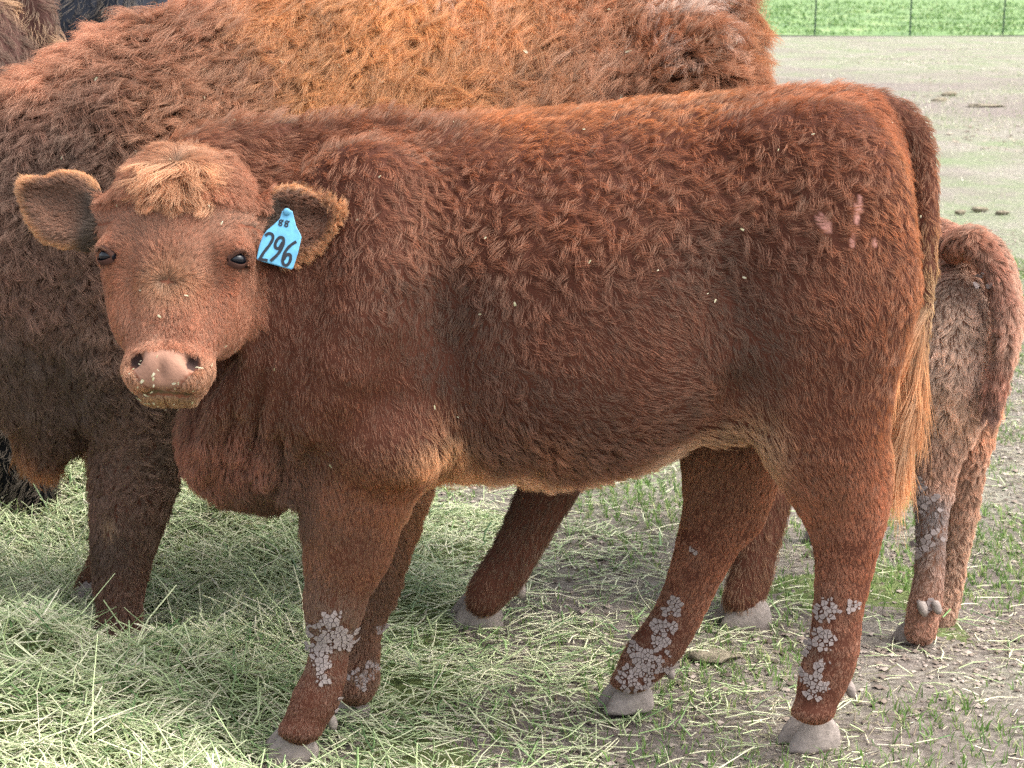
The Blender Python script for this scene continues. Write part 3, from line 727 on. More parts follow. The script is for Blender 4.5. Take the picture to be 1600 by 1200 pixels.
def length_calf(P):
    L = len_c(P); h = hloc(P); m = is_head(P)
    lh = .0135+.013*np.clip((h[:, 2]-.07)/.06, 0, 1)+.006*np.exp(-((h[:, 0]/.05)**2+((h[:, 2]+.03)/.05)**2)) - .004*np.clip((-h[:, 2]-.12)/.05, 0, 1)
    ear = is_ear(h)
    lh = np.where(ear, .011+.006*(ear_rad(h) > .92), lh)
    L[m] = lh[m]; L[~m] *= .70+.14*np.clip((P[~m, 2]-.7)/.25, 0, 1); return L
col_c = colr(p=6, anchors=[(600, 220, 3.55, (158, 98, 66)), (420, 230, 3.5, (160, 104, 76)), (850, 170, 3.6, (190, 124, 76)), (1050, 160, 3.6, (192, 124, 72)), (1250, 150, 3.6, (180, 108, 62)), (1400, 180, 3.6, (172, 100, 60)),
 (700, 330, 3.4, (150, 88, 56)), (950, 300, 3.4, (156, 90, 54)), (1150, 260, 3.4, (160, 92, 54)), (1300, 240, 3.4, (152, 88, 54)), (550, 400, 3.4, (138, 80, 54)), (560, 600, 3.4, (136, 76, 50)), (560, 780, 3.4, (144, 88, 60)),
 (695, 500, 3.36, (96, 52, 36)), (715, 610, 3.36, (84, 46, 34)), (690, 580, 3.36, (88, 48, 36)), (780, 620, 3.36, (98, 54, 38)), (620, 620, 3.36, (126, 70, 46)), (900, 520, 3.36, (140, 80, 54)), (850, 640, 3.36, (98, 56, 40)), (930, 640, 3.37, (108, 62, 42)), (1000, 600, 3.38, (138, 78, 52)), (1160, 470, 3.42, (86, 48, 34)), (1135, 430, 3.4, (104, 58, 40)), (1165, 540, 3.42, (88, 50, 36)), (1110, 520, 3.4, (118, 68, 46)), (1210, 430, 3.42, (120, 66, 44)),  # flank hollow, behind shoulder, lower ribs: darker hair deepened with painted shade
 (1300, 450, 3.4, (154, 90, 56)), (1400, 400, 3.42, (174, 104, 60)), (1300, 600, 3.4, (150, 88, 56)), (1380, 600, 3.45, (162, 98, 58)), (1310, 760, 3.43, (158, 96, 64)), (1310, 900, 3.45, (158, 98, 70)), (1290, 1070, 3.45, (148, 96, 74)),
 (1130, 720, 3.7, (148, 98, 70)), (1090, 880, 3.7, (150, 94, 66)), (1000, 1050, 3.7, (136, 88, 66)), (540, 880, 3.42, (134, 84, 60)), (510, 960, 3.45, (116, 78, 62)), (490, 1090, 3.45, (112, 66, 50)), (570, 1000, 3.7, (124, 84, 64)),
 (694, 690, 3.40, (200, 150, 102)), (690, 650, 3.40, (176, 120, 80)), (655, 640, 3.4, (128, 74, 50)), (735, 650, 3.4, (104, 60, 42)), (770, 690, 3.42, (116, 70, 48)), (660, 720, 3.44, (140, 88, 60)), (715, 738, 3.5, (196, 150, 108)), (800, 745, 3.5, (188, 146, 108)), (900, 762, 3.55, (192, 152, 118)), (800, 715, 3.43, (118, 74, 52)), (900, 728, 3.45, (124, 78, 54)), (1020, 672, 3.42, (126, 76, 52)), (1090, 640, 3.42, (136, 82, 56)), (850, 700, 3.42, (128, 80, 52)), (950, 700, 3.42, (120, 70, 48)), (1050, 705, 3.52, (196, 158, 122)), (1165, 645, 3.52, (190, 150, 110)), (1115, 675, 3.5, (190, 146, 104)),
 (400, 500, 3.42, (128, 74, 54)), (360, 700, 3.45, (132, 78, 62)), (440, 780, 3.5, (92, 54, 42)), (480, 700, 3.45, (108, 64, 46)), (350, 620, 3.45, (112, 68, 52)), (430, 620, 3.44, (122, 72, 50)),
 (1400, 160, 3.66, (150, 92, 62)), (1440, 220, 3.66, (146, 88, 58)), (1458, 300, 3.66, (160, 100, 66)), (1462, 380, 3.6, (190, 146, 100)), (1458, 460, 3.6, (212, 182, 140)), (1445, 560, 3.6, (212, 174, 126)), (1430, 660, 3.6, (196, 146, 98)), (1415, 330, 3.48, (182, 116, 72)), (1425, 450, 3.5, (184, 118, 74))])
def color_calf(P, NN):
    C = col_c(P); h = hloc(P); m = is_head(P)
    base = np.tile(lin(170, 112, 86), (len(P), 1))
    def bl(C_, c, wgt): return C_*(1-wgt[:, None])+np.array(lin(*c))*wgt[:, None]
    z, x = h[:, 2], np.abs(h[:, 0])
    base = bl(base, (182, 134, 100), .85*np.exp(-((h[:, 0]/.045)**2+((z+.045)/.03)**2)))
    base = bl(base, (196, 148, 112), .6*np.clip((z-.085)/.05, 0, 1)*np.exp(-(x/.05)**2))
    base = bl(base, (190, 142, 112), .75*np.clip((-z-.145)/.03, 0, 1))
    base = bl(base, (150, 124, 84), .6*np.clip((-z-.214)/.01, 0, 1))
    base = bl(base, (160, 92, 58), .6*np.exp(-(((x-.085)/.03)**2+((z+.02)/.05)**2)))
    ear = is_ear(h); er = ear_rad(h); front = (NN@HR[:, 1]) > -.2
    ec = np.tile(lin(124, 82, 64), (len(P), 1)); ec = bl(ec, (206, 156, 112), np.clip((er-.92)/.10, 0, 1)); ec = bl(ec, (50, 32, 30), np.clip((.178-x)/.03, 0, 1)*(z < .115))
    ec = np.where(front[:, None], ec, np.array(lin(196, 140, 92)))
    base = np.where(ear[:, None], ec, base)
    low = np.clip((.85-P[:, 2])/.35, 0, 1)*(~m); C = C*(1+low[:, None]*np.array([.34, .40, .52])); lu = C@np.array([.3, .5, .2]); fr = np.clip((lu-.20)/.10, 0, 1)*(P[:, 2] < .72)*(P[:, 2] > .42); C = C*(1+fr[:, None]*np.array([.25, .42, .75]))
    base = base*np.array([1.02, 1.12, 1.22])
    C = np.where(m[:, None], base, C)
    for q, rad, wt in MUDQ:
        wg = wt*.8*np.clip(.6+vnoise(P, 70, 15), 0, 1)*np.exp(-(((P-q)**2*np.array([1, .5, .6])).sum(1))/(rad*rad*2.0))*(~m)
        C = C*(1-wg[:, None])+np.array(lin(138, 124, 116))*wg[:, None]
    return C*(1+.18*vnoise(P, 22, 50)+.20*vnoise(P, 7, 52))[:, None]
curl_c = scal([(850, 350, 3.36, 1.0), (700, 330, 3.38, .7), (1000, 330, 3.38, .9), (1250, 280, 3.4, .9), (1100, 300, 3.4, .7), (560, 280, 3.42, .6), (850, 480, 3.36, .55), (550, 600, 3.38, .12), (560, 850, 3.4, .05), (900, 650, 3.4, .5), (1000, 560, 3.38, .12),
 (1300, 500, 3.4, .3), (1400, 350, 3.45, .4), (1300, 700, 3.4, .15), (1310, 950, 3.45, .1), (1100, 850, 3.7, .1), (400, 600, 3.45, .15), (850, 170, 3.6, .3), (1300, 150, 3.55, .3), (300, 400, 3.3, .12)])
lift_c = scal([(600, 200, 3.6, .8), (900, 170, 3.6, .6), (1300, 140, 3.6, .55), (1420, 180, 3.6, .5), (850, 350, 3.36, .6), (1250, 300, 3.4, .55), (550, 550, 3.38, .2), (560, 850, 3.4, .16), (850, 745, 3.5, .8), (1300, 500, 3.4, .26), (1430, 400, 3.5, .4), (1440, 560, 3.6, .15), (1425, 670, 3.6, .12), (1455, 400, 3.66, .2), (1310, 900, 3.45, .16), (1000, 560, 3.36, .2), (560, 400, 3.38, .28), (1250, 680, 3.42, .2), (1100, 850, 3.7, .16), (380, 780, 3.5, .6), (300, 420, 3.3, .28)])
def lift_calf(P):
    L = lift_c(P); h = hloc(P); m = is_head(P); ear = is_ear(h); L[ear] = .6; L[m & (h[:, 2] > .10)] = .55; return L
def finish_calf():
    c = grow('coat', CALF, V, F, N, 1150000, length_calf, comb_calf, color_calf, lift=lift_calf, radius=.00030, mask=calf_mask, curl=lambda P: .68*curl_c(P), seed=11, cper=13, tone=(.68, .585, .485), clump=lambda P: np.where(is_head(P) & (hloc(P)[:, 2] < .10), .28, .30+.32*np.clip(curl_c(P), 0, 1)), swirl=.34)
    c['kind'] = 'stuff'
    def fm(P):
        h = hloc(P); return ((h[:, 2] > .085) & (h[:, 2] < .19) & (np.abs(h[:, 0]) < .062) & (h[:, 2] < .165) & (h[:, 1] > -.10))*1.0
    def fcomb(P):
        h = hloc(P); x = h[:, 0]; z = h[:, 2]
        return norm((x*9+.25*vnoise(P, 30, 3))[:, None]*HR[:, 0]+(-.9+.5*np.clip((z-.15)/.03, 0, 1))[:, None]*HR[:, 2]+.35*HR[:, 1])
    k = grow('forelock', CALF, V, F, N, 4200, lambda P: .030+.055*np.clip((hloc(P)[:, 2]-.10)/.05, 0, 1)*np.exp(-(hloc(P)[:, 0]/.045)**2), fcomb, lambda P, NN: np.tile(lin(208, 158, 122), (len(P), 1)), lift=.25, radius=.00045, K=8, mask=fm, curl=.3, seed=91, clump=.9, cper=38, jitter=.2)
    k['kind'] = 'stuff'
    def tm(P): return ((P[:, 0] > Q(1400, 500, 3.6)[0]) & (P[:, 0] < Q(1450, 500, 3.65)[0]) & (P[:, 1] < 3.68) & (P[:, 2] < Q(1440, 470, 3.6)[2]) & (P[:, 2] > Q(1440, 715, 3.6)[2]) & (P[:, 1] > 3.5))*1.0
    k = grow('tail_switch', CALF, V, F, N, 5200, lambda P: np.clip((P[:, 2]-.27)*.5, .10, .16), lambda P: np.tile([-.24, 0, -1.0], (len(P), 1)), lambda P, NN: np.array(lin(200, 146, 96))*(1+.45*vnoise(P, 60, 4))[:, None], lift=.02, radius=.0006, K=10, mask=tm, curl=.05, seed=95, clump=.85, cper=42, swirl=.12, jitter=.05, wave=.022, tone=(.82, .80, .80))
    k['kind'] = 'stuff'

# hay crumbs caught in the coat and on the muzzle
def crumbs(parent, V, N, n, zone, name='hay_crumbs', seed=3, off=.014, sz=(.003, .0075)):
    r = np.random.default_rng(seed); wgt = zone(V)*(N[:, 1] < -.2); ids = r.choice(len(V), n, p=wgt/wgt.sum()); Vv = []; Ff = []; C = []
    for i in ids:
        d = r.normal(size=3); nn = N[i]; d -= nn*(d@nn); d /= np.linalg.norm(d); s = np.cross(nn, d); L = r.uniform(*sz); w_ = L*r.uniform(.12, .3); c = V[i]+nn*(off(V[i]) if callable(off) else off); k = len(Vv)
        for t, q in ((-.5, 1), (.1, .9), (.5, .5)):
            for a in (-1, 1): Vv.append(c+d*L*t+s*w_*a*q+nn*.001*(t > 0)); C.append(lin(176, 172, 132) if r.random() < .6 else lin(206, 200, 176))
        Vv.append(c-nn*.001); C.append(lin(150, 150, 100))
        Ff += [(k, k+1, k+3, k+2), (k+2, k+3, k+5, k+4), (k, k+2, k+6), (k+1, k+6, k+3), (k+2, k+4, k+6), (k+3, k+6, k+5)]
    o = mesh_obj(name, Vv, Ff, M_STALK, parent, smooth=False, colors=np.array(C)); o['kind'] = 'stuff'; return o
crumbs(CALF, V, N, 30, lambda P: np.where(is_head(P), 0, 1.0)*(P[:, 2] > .5)*(P[:, 2] > .75-.2*(P[:, 0] < 0)))
crumbs(CALF, V, N, 34, lambda P: is_head(P)*(hloc(P)[:, 2] < -.16)*1.0, 'muzzle_crumbs', 8, .005, (.003, .009))
crumbs(CALF, V, N, 12, lambda P: is_head(P)*(hloc(P)[:, 2] > -.14)*(np.abs(hloc(P)[:, 0]) < .1)*1.0, 'face_crumbs', 9, .007, (.003, .007))
# eyes
M_LID = simple('eyelid_skin', lin(58, 36, 28), .75, .15)
def ball(name, c, r, mat, parent, R=np.eye(3), nu=20, nv=12):
    Vv = []; Ff = []
    for i in range(nv+1):
        a = math.pi*i/nv
        for j in range(nu):
            b = 2*math.pi*j/nu; q = np.array([r[0]*math.sin(a)*math.cos(b), r[1]*math.sin(a)*math.sin(b), r[2]*math.cos(a)])
            Vv.append(c+R@q)
    for i in range(nv):
        for j in range(nu): Ff.append((i*nu+j, (i+1)*nu+j, (i+1)*nu+(j+1) % nu, i*nu+(j+1) % nu))
    return mesh_obj(name, Vv, Ff, mat, parent)
def eye(T, R, g, parent, s=1.0):
    # almond ball turned outward, lids above and below, lashes
    a = math.radians(g*42); rt = np.array([[math.cos(a), math.sin(a), 0], [-math.sin(a), math.cos(a), 0], [0, 0, 1]])
    RR = R@rt; c = T(g*.1045, -.018, .0)
    e = ball('eye', c, (.0165*s, .0150*s, .0120*s), M_EYE, parent, RR)
    for sg in (1, -1):
        Vv = []; Ff = []; n = 14
        for i in range(n+1):
            t = -1+2*i/n; x = t*.0195; z = sg*(.0105*(1-t*t)) - .0045*t*g*-1; y = .0155-.010*t*t
            for (dy, dz, q) in ((.0005, -sg*.0012, 1), (.0012, sg*.0015, 1), (-.004, sg*.0065, 1)):
                Vv.append(c+RR@(np.array([x, y+dy, z+dz])*s))
        for i in range(n):
            for j in range(2): Ff.append((i*3+j, i*3+j+1, i*3+j+4, i*3+j+3))
        mesh_obj('eyelid', Vv, Ff, M_LID, e)
    r_ = np.random.default_rng(3); S = []
    for i in range(60):
        t = r_.uniform(-.9, .9); b0 = np.array([t*.018, .014-.008*t*t, .0105*(1-t*t)+.002])
        d = np.array([t*.006+r_.normal()*.001, .013+r_.normal()*.002, .001+r_.normal()*.002])*r_.uniform(.7, 1.1)
        S.append([c+RR@((b0+d*u+np.array([0, 0, -.004*u*(1-u)]))*s) for u in (0, .33, .66, 1)])
    S = np.array(S); curves_obj('eyelashes', S, np.tile([.0003, .00028, .0002, .0001], (len(S), 1)), np.tile(lin(90, 60, 46), (len(S), 1)), e)['kind'] = 'stuff'
for g_ in (-1, 1): eye(TH, HR, g_, CALF)

# ear tag
M_TAG = simple('tag_plastic', lin(88, 152, 184), .5, .4, .30, 45, 0); M_INK = simple('tag_ink', (.012, .014, .02), .6, .3)
tagP = Q(440, 372, 3.20); tY = tagP[1]
earf = TH(.178, -.05, .035)[1]
def tagpt(px, py, off=0.0):
    # plane of the tag: hangs from the ear, tilted so its lower edge stands slightly forward
    Y0 = earf-.022-.00026*(py-340)+.0001*(px-440)-off
    return Q(px, py, Y0)
outline = [(441, 330), (449, 326), (457, 330), (460, 343), (463, 354), (470, 367), (471, 371), (466, 394), (458, 419), (455, 421), (404, 407), (401, 404), (405, 384), (411, 368), (417, 360), (429, 350), (437, 342)]
c_ = np.mean(outline, 0); n_ = len(outline)
Vv = [tagpt(x, y, .0012) for x, y in outline]+[tagpt(x, y, -.0012) for x, y in outline]+[tagpt(*(c_+(np.array(q)-c_)*.965), .0020) for q in outline]
Ff = [(i, n_+i, n_+(i+1) % n_, (i+1) % n_) for i in range(n_)]+[(2*n_+i, i, (i+1) % n_, 2*n_+(i+1) % n_) for i in range(n_)]+[tuple(range(2*n_, 3*n_))[::-1], tuple(range(n_, 2*n_))]
TAG = mesh_obj('ear_tag', Vv, Ff, M_TAG, CALF, smooth=False); TAG['label'] = 'light blue plastic ear tag lettered 88 and 296'
def stroke(name, pts, wd):
    """a brushed figure on the tag: smooth line through photograph positions, flat ink 0.4 mm proud"""
    P = [np.array(p, float) for p in pts]; P = [2*P[0]-P[1]]+P+[2*P[-1]-P[-2]]; L = []
    for i in range(1, len(P)-2):
        for t in np.linspace(0, 1, 6, endpoint=False):
            a, b, c, d = P[i-1:i+3]; L.append(.5*((2*b)+(-a+c)*t+(2*a-5*b+4*c-d)*t*t+(-a+3*b-3*c+d)*t**3))
    L.append(P[-2]); L = np.array(L); T = np.gradient(L, axis=0); T /= np.linalg.norm(T, axis=1, keepdims=True)+1e-9; Nn = np.stack([-T[:, 1], T[:, 0]], 1)
    Vv = []; Ff = []
    for i, (q, nn) in enumerate(zip(L, Nn)):
        k = wd*.5*(1+.06*math.sin(i)); Vv += [tagpt(*(q+nn*k), .0026+.00001*i), tagpt(*(q-nn*k), .0026+.00001*i), tagpt(*(q-nn*k), .0019), tagpt(*(q+nn*k), .0019)]
    for i in range(len(L)-1):
        for j in range(4): Ff.append((i*4+j, i*4+(j+1) % 4, i*4+4+(j+1) % 4, i*4+4+j))
    Ff += [(0, 1, 2, 3), tuple(4*(len(L)-1)+j for j in (3, 2, 1, 0))]
    o = mesh_obj('numeral', Vv, Ff, M_INK, TAG, smooth=False); return o
cx_ = lambda pts: [(370+x/6.665, 260+y/6.665) for x, y in pts]
stroke('two', cx_([(298, 722), (330, 698), (368, 708), (376, 752), (340, 820), (285, 890), (245, 955), (238, 968), (280, 972), (322, 980)]), 4.6)
stroke('nine', cx_([(478, 790), (440, 850), (408, 848), (400, 808), (430, 752), (468, 738), (488, 765), (478, 830), (430, 910), (352, 985)]), 4.6)
stroke('six', cx_([(620, 782), (560, 822), (510, 880), (482, 950), (480, 1005), (510, 1032), (545, 1005), (562, 950), (548, 915), (515, 925), (488, 970)]), 4.6)
for ox, oy in ((0, 0), (62, 10)):
    stroke('eight', cx_([(x+ox, y+oy) for x, y in [(470, 556), (450, 562), (444, 576), (462, 590), (470, 604), (458, 616), (440, 608), (442, 592), (466, 578), (482, 566), (478, 556)]]), 2.0)
Pb = tagpt(448, 331, .004); ball('tag_stud', Pb, (.006, .0035, .006), M_TAG, TAG)

# hooves of the calf
A0 = math.pi
hoof(G(497, 1178)*np.array([1, 1, 0])+np.array([0, .0, 0]), A0+.18, CALF, .104, .050, .056)
hoof(G(578, 1112)*np.array([1, 1, 0]), A0+.15, CALF, .078, .046, .048)
hoof(G(1302, 1156)*np.array([1, 1, 0]), A0+.30, CALF, .106, .052, .060)
hoof(G(1014, 1098)*np.array([1, 1, 0]), A0+.30, CALF, .102, .050, .056)
for a in ((516, 1128, 3.50), (573, 1056, 3.71), (1326, 1078, 3.51), (1044, 1050, 3.745)): dewclaw(Q(*a), CALF, .0105)

def clip_poly(P, m, d):
    """keep the part of polygon P on the near side of the line through m with normal d"""
    out = []
    for a, b in zip(P, P[1:]+P[:1]):
        sa = (a[0]-m[0])*d[0]+(a[1]-m[1])*d[1]; sb = (b[0]-m[0])*d[0]+(b[1]-m[1])*d[1]
        if sa <= 0: out.append(a)
        if (sa < 0 < sb) or (sb < 0 < sa):
            t = sa/(sa-sb); out.append((a[0]+(b[0]-a[0])*t, a[1]+(b[1]-a[1])*t))
    return out
def mud(parent, V, N, zones, cell=.0085, off=.007, seed=5, thr=.30):
    """dried mud cracked into separate thin plates (cells of a crack network) lying on the hair; zones = (px, py, Y, radius m, weight)"""
    r = np.random.default_rng(seed); Vv = []; Ff = []
    Zq = [(Q(a, b, c), rad, wt) for a, b, c, rad, wt in zones]
    front = N[:, 1] < -.12
    near = np.zeros(len(V), bool)
    for q, rad, wt in Zq: near |= np.linalg.norm(V-q, axis=1) < rad*2.2+.05
    ids = np.where(front & near)[0]; S = V[ids]
    kd = kdtree.KDTree(len(ids)); 
    for k, q in enumerate(S): kd.insert((q[0], 0, q[2]), k)
    kd.balance()
    lo, hi = S.min(0), S.max(0); nx, nz = int((hi[0]-lo[0])/cell)+2, int((hi[2]-lo[2])/cell/1.25)+2
    px = lo[0]+(np.arange(nx)[:, None]+r.uniform(-.62, .62, (nx, nz)))*cell; pz = lo[2]+(np.arange(nz)[None]+r.uniform(-.62, .62, (nx, nz)))*cell*1.25
    for i in range(2, nx-2):
        for j in range(2, nz-2):
            c = np.array([px[i, j], 0, pz[i, j]])
            wgt = 0
            for q, rad, wt in Zq: wgt = max(wgt, wt*math.exp(-((c[0]-q[0])**2+(c[2]-q[2])**2)/(rad*rad)))
            if wgt < thr*.6: continue
            nz_ = vnoise(np.array([c]), 60, seed)[0]*.5+vnoise(np.array([c]), 150, seed+2)[0]*.35
            if wgt+nz_*1.25 < thr+.06: continue
            hits = kd.find_n((c[0], 0, c[2]), 3)
            k = min(hits, key=lambda t: S[t[1]][1])[1]
            if abs(S[k][0]-c[0])+abs(S[k][2]-c[2]) > .012: continue
            nn = N[ids[k]]
            if nn[1] > -.2: continue
            P = [(c[0]-2*cell, c[2]-2*cell), (c[0]+2*cell, c[2]-2*cell), (c[0]+2*cell, c[2]+2*cell), (c[0]-2*cell, c[2]+2*cell)]
            for di in (-2, -1, 0, 1, 2):
                for dj in (-2, -1, 0, 1, 2):
                    if di or dj:
                        o = (px[i+di, j+dj], pz[i+di, j+dj]); m = ((o[0]+c[0])/2, (o[1]+c[2])/2); P = clip_poly(P, m, (o[0]-c[0], o[1]-c[2]))
                        if len(P) < 3: break
                if len(P) < 3: break
            if len(P) < 3: continue
            cx, cz = np.mean([q[0] for q in P]), np.mean([q[1] for q in P]); sh = r.uniform(.86, .98)*(1 if r.random() > .22 else r.uniform(.35, .8)); base = len(Vv); m_ = len(P)
            for lay in (0, 1):
                for q in P:
                    x = cx+(q[0]-cx)*sh*(1-.07*lay); z = cz+(q[1]-cz)*sh*(1-.07*lay)
                    y = S[k][1]-((x-S[k][0])*nn[0]+(z-S[k][2])*nn[2])/nn[1]
                    Vv.append(np.array([x, y, z])+nn*(off+.0009*lay+.0005*r.random()))
            x, z = cx, cz; y = S[k][1]-((x-S[k][0])*nn[0]+(z-S[k][2])*nn[2])/nn[1]; Vv.append(np.array([x, y, z])+nn*(off+.0010))
            for t in range(m_):
                t2 = (t+1) % m_; Ff.append((base+t, base+t2, base+m_+t2, base+m_+t)); Ff.append((base+m_+t, base+m_+t2, base+2*m_))
    if Vv:
        o = mesh_obj('mud_flakes', Vv, Ff, M_MUD, parent, smooth=False); o['kind'] = 'stuff'; return o
mud(CALF, V, N, MUDZ, .0064, .0022)

# ================================================================== the mother cow behind
COW = root('red_cow', tuple(G(740, 975)*np.array([1, 1, 0])), 'big shaggy reddish cow grazing with her head down behind the tagged calf', 'cow')
B2 = Body((-2.05, 3.55, -.03), (.62, 4.95, 1.46), .0095)
rows = [(-250, 400, 690, .13, 4.22), (-120, 280, 640, .16, 4.22), (0, 165, 640, .20, 4.22), (60, 132, 640, .24, 4.23), (110, 100, 650, .26, 4.24), (160, 72, 665, .29, 4.26), (210, 48, 690, .31, 4.28), (300, 25, 712, .33, 4.30), (450, 8, 712, .345, 4.34), (700, -4, 712, .37, 4.38), (900, -8, 700, .37, 4.42),
 (1030, -8, 660, .34, 4.45), (1080, -2, 600, .29, 4.45), (1118, 30, 520, .20, 4.45), (1140, 100, 420, .09, 4.45)]
B2.loft(px_loft(rows), taper=.45, k=.05)
B2.ell(Q(240, 430, 4.07), (.16, .10, .32), k=.09); B2.ell(Q(1080, 230, 4.22), (.14, .12, .24), k=.09)
B2.ell(Q(1060, 60, 4.30), (.07, .06, .035), k=.08)
B2.ell(Q(90, 600, 4.13), (.11, .09, .13), k=.06); B2.cone(Q(85, 640, 4.13), Q(68, 705, 4.13), .07, .035, .05)
for (a, b) in [((60, 380, 4.03), (70, 620, 4.06)), ((110, 400, 4.02), (125, 640, 4.06)), ((15, 420, 4.05), (20, 640, 4.08)), ((150, 480, 4.0), (160, 660, 4.03))]:
    B2.chain([(Q(*a), .018), (Q((a[0]+b[0])/2+6, (a[1]+b[1])/2, a[2]-.01), .03), (Q(*b), .02)], .03)
def leg2(rows, k=.04, sy=1.0): B2.chain([(Q(a, b, c), r-.006) for a, b, c, r in rows], k, sy)
leg2([(235, 560, 4.08, .13), (228, 660, 4.07, .10), (212, 740, 4.07, .092), (200, 810, 4.07, .078), (192, 860, 4.07, .066), (188, 910, 4.07, .056), (186, 960, 4.065, .048), (186, 1000, 4.06, .05), (180, 1020, 4.06, .05)], .05, .8)
leg2([(215, 620, 4.52, .12), (205, 740, 4.50, .09), (195, 820, 4.48, .065), (180, 870, 4.46, .05), (163, 905, 4.44, .046), (150, 935, 4.43, .048)], .05, .8)
leg2([(980, 420, 4.20, .19), (950, 560, 4.22, .15), (905, 660, 4.24, .10), (868, 740, 4.26, .072), (838, 800, 4.27, .062), (812, 850, 4.27, .056), (790, 890, 4.27, .056), (768, 918, 4.265, .052), (756, 936, 4.26, .046)], .06, .8)
leg2([(1090, 380, 4.66, .19), (1130, 560, 4.64, .14), (1170, 660, 4.45, .10), (1195, 740, 4.36, .072), (1190, 810, 4.33, .060), (1180, 860, 4.31, .053), (1172, 905, 4.30, .052), (1160, 935, 4.29, .05)], .06, .8)
leg2([(1108, 0, 4.42, .07), (1132, 60, 4.40, .058), (1140, 130, 4.38, .046), (1145, 300, 4.38, .04), (1143, 500, 4.38, .03), (1140, 620, 4.38, .02)], .03)
HO2 = np.array([-1.64, 4.05, .45]); yf2 = np.array([-.62, -.55, -.1]); yf2 /= np.linalg.norm(yf2); zf2 = np.array([.35, -.1, .80]); zf2 -= yf2*(zf2@yf2); zf2 /= np.linalg.norm(zf2); xf2 = -np.cross(yf2, zf2)
B2.cone(np.array([-1.25, 4.2, .80]), HO2-yf2*.08, .17, .13, .08)
HR2 = np.stack([xf2, yf2, zf2], 1)
T2 = head_prims(B2, HO2, HR2, 1.18)
V2, F2_ = B2.mesh(); N2 = vnormals(V2, F2_)
c2 = np.tile(lin(84, 50, 38), (len(V2), 1))
S2 = [(Q(1143, 76, 4.22), .012, 2.2), (Q(66, 676, 4.0), .010, 1.6)]
def scar2(P):
    m = np.zeros(len(P), bool)
    for q, r, el in S2: m |= (((P[:, 0]-q[0]-(P[:, 2]-q[2])*-.4)**2+((P[:, 2]-q[2])/el)**2 < r*r) & (P[:, 1] < 4.4))
    return m
c2[scar2(V2)] = lin(205, 170, 165)
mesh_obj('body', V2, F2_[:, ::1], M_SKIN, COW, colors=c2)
print('cow body', len(V2), round(time.time()-T0, 1))
comb2 = field_from([(60, 130, 4.2, -.5, .6), (150, 80, 4.2, -.3, .7), (0, 250, 4.1, -.3, 1), (100, 250, 4.05, -.2, 1), (60, 500, 4.05, 0, 1), (150, 600, 4.05, 0, 1), (80, 720, 4.1, -.1, 1), (200, 120, 4.1, -.2, 1), (250, 200, 4.05, .1, 1), (200, 350, 4.05, .1, 1),
 (320, 60, 4.2, .6, .7), (330, 180, 4.05, .2, 1), (400, 120, 4.1, .9, .5), (500, 60, 4.2, 1, .3), (500, 160, 4.05, .8, .6), (600, 120, 4.05, .9, .4), (700, 40, 4.2, 1, .2), (750, 120, 4.05, .5, .9), (900, 60, 4.2, 1, .3), (900, 130, 4.1, .8, .5), (1050, 60, 4.2, .9, .3), (1040, 110, 4.15, .6, .8),
 (1150, 60, 4.4, .5, 1), (220, 700, 4.05, .05, 1), (200, 850, 4.05, 0, 1), (850, 800, 4.2, -.4, 1), (760, 930, 4.2, -.5, 1), (1190, 820, 4.3, 0, 1), (1100, 200, 4.2, .3, 1), (700, 500, 4.0, .5, 1), (-300, 600, 4.1, -.4, 1)])
len2 = scal([(100, 120, 4.2, .060), (60, 300, 4.1, .045), (60, 600, 4.1, .04), (300, 60, 4.2, .060), (500, 100, 4.1, .050), (800, 100, 4.1, .050), (1050, 60, 4.2, .045), (1150, 60, 4.3, .055), (230, 500, 4.05, .035), (260, 720, 4.05, .032), (190, 760, 4.02, .022), (190, 930, 4.05, .020), (850, 800, 4.2, .022), (760, 930, 4.2, .016), (1190, 880, 4.3, .018), (60, 740, 4.1, .045), (700, 500, 4.0, .03)])
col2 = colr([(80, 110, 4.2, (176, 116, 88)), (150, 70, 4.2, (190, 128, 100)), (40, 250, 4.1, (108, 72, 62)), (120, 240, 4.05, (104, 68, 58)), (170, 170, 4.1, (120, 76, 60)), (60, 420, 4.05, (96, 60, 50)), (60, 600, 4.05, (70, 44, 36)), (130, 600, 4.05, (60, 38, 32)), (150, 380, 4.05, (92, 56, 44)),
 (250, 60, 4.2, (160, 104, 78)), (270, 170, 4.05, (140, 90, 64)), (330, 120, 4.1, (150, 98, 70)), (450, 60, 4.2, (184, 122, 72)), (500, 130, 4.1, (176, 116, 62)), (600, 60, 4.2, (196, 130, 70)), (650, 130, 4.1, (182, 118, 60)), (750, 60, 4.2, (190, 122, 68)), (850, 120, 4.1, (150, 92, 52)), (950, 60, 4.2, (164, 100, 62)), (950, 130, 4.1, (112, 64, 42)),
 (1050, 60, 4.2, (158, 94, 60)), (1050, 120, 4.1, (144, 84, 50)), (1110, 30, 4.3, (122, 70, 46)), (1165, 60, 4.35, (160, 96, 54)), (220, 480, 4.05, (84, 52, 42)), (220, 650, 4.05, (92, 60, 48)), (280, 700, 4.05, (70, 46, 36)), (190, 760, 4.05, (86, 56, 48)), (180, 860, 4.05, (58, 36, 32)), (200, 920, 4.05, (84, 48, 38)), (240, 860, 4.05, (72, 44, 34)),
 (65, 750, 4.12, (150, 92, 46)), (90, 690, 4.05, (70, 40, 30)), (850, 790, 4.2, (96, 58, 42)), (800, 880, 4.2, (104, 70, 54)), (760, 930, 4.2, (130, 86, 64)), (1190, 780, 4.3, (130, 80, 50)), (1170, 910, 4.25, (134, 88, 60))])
kneeq = Q(168, 822, 4.0)
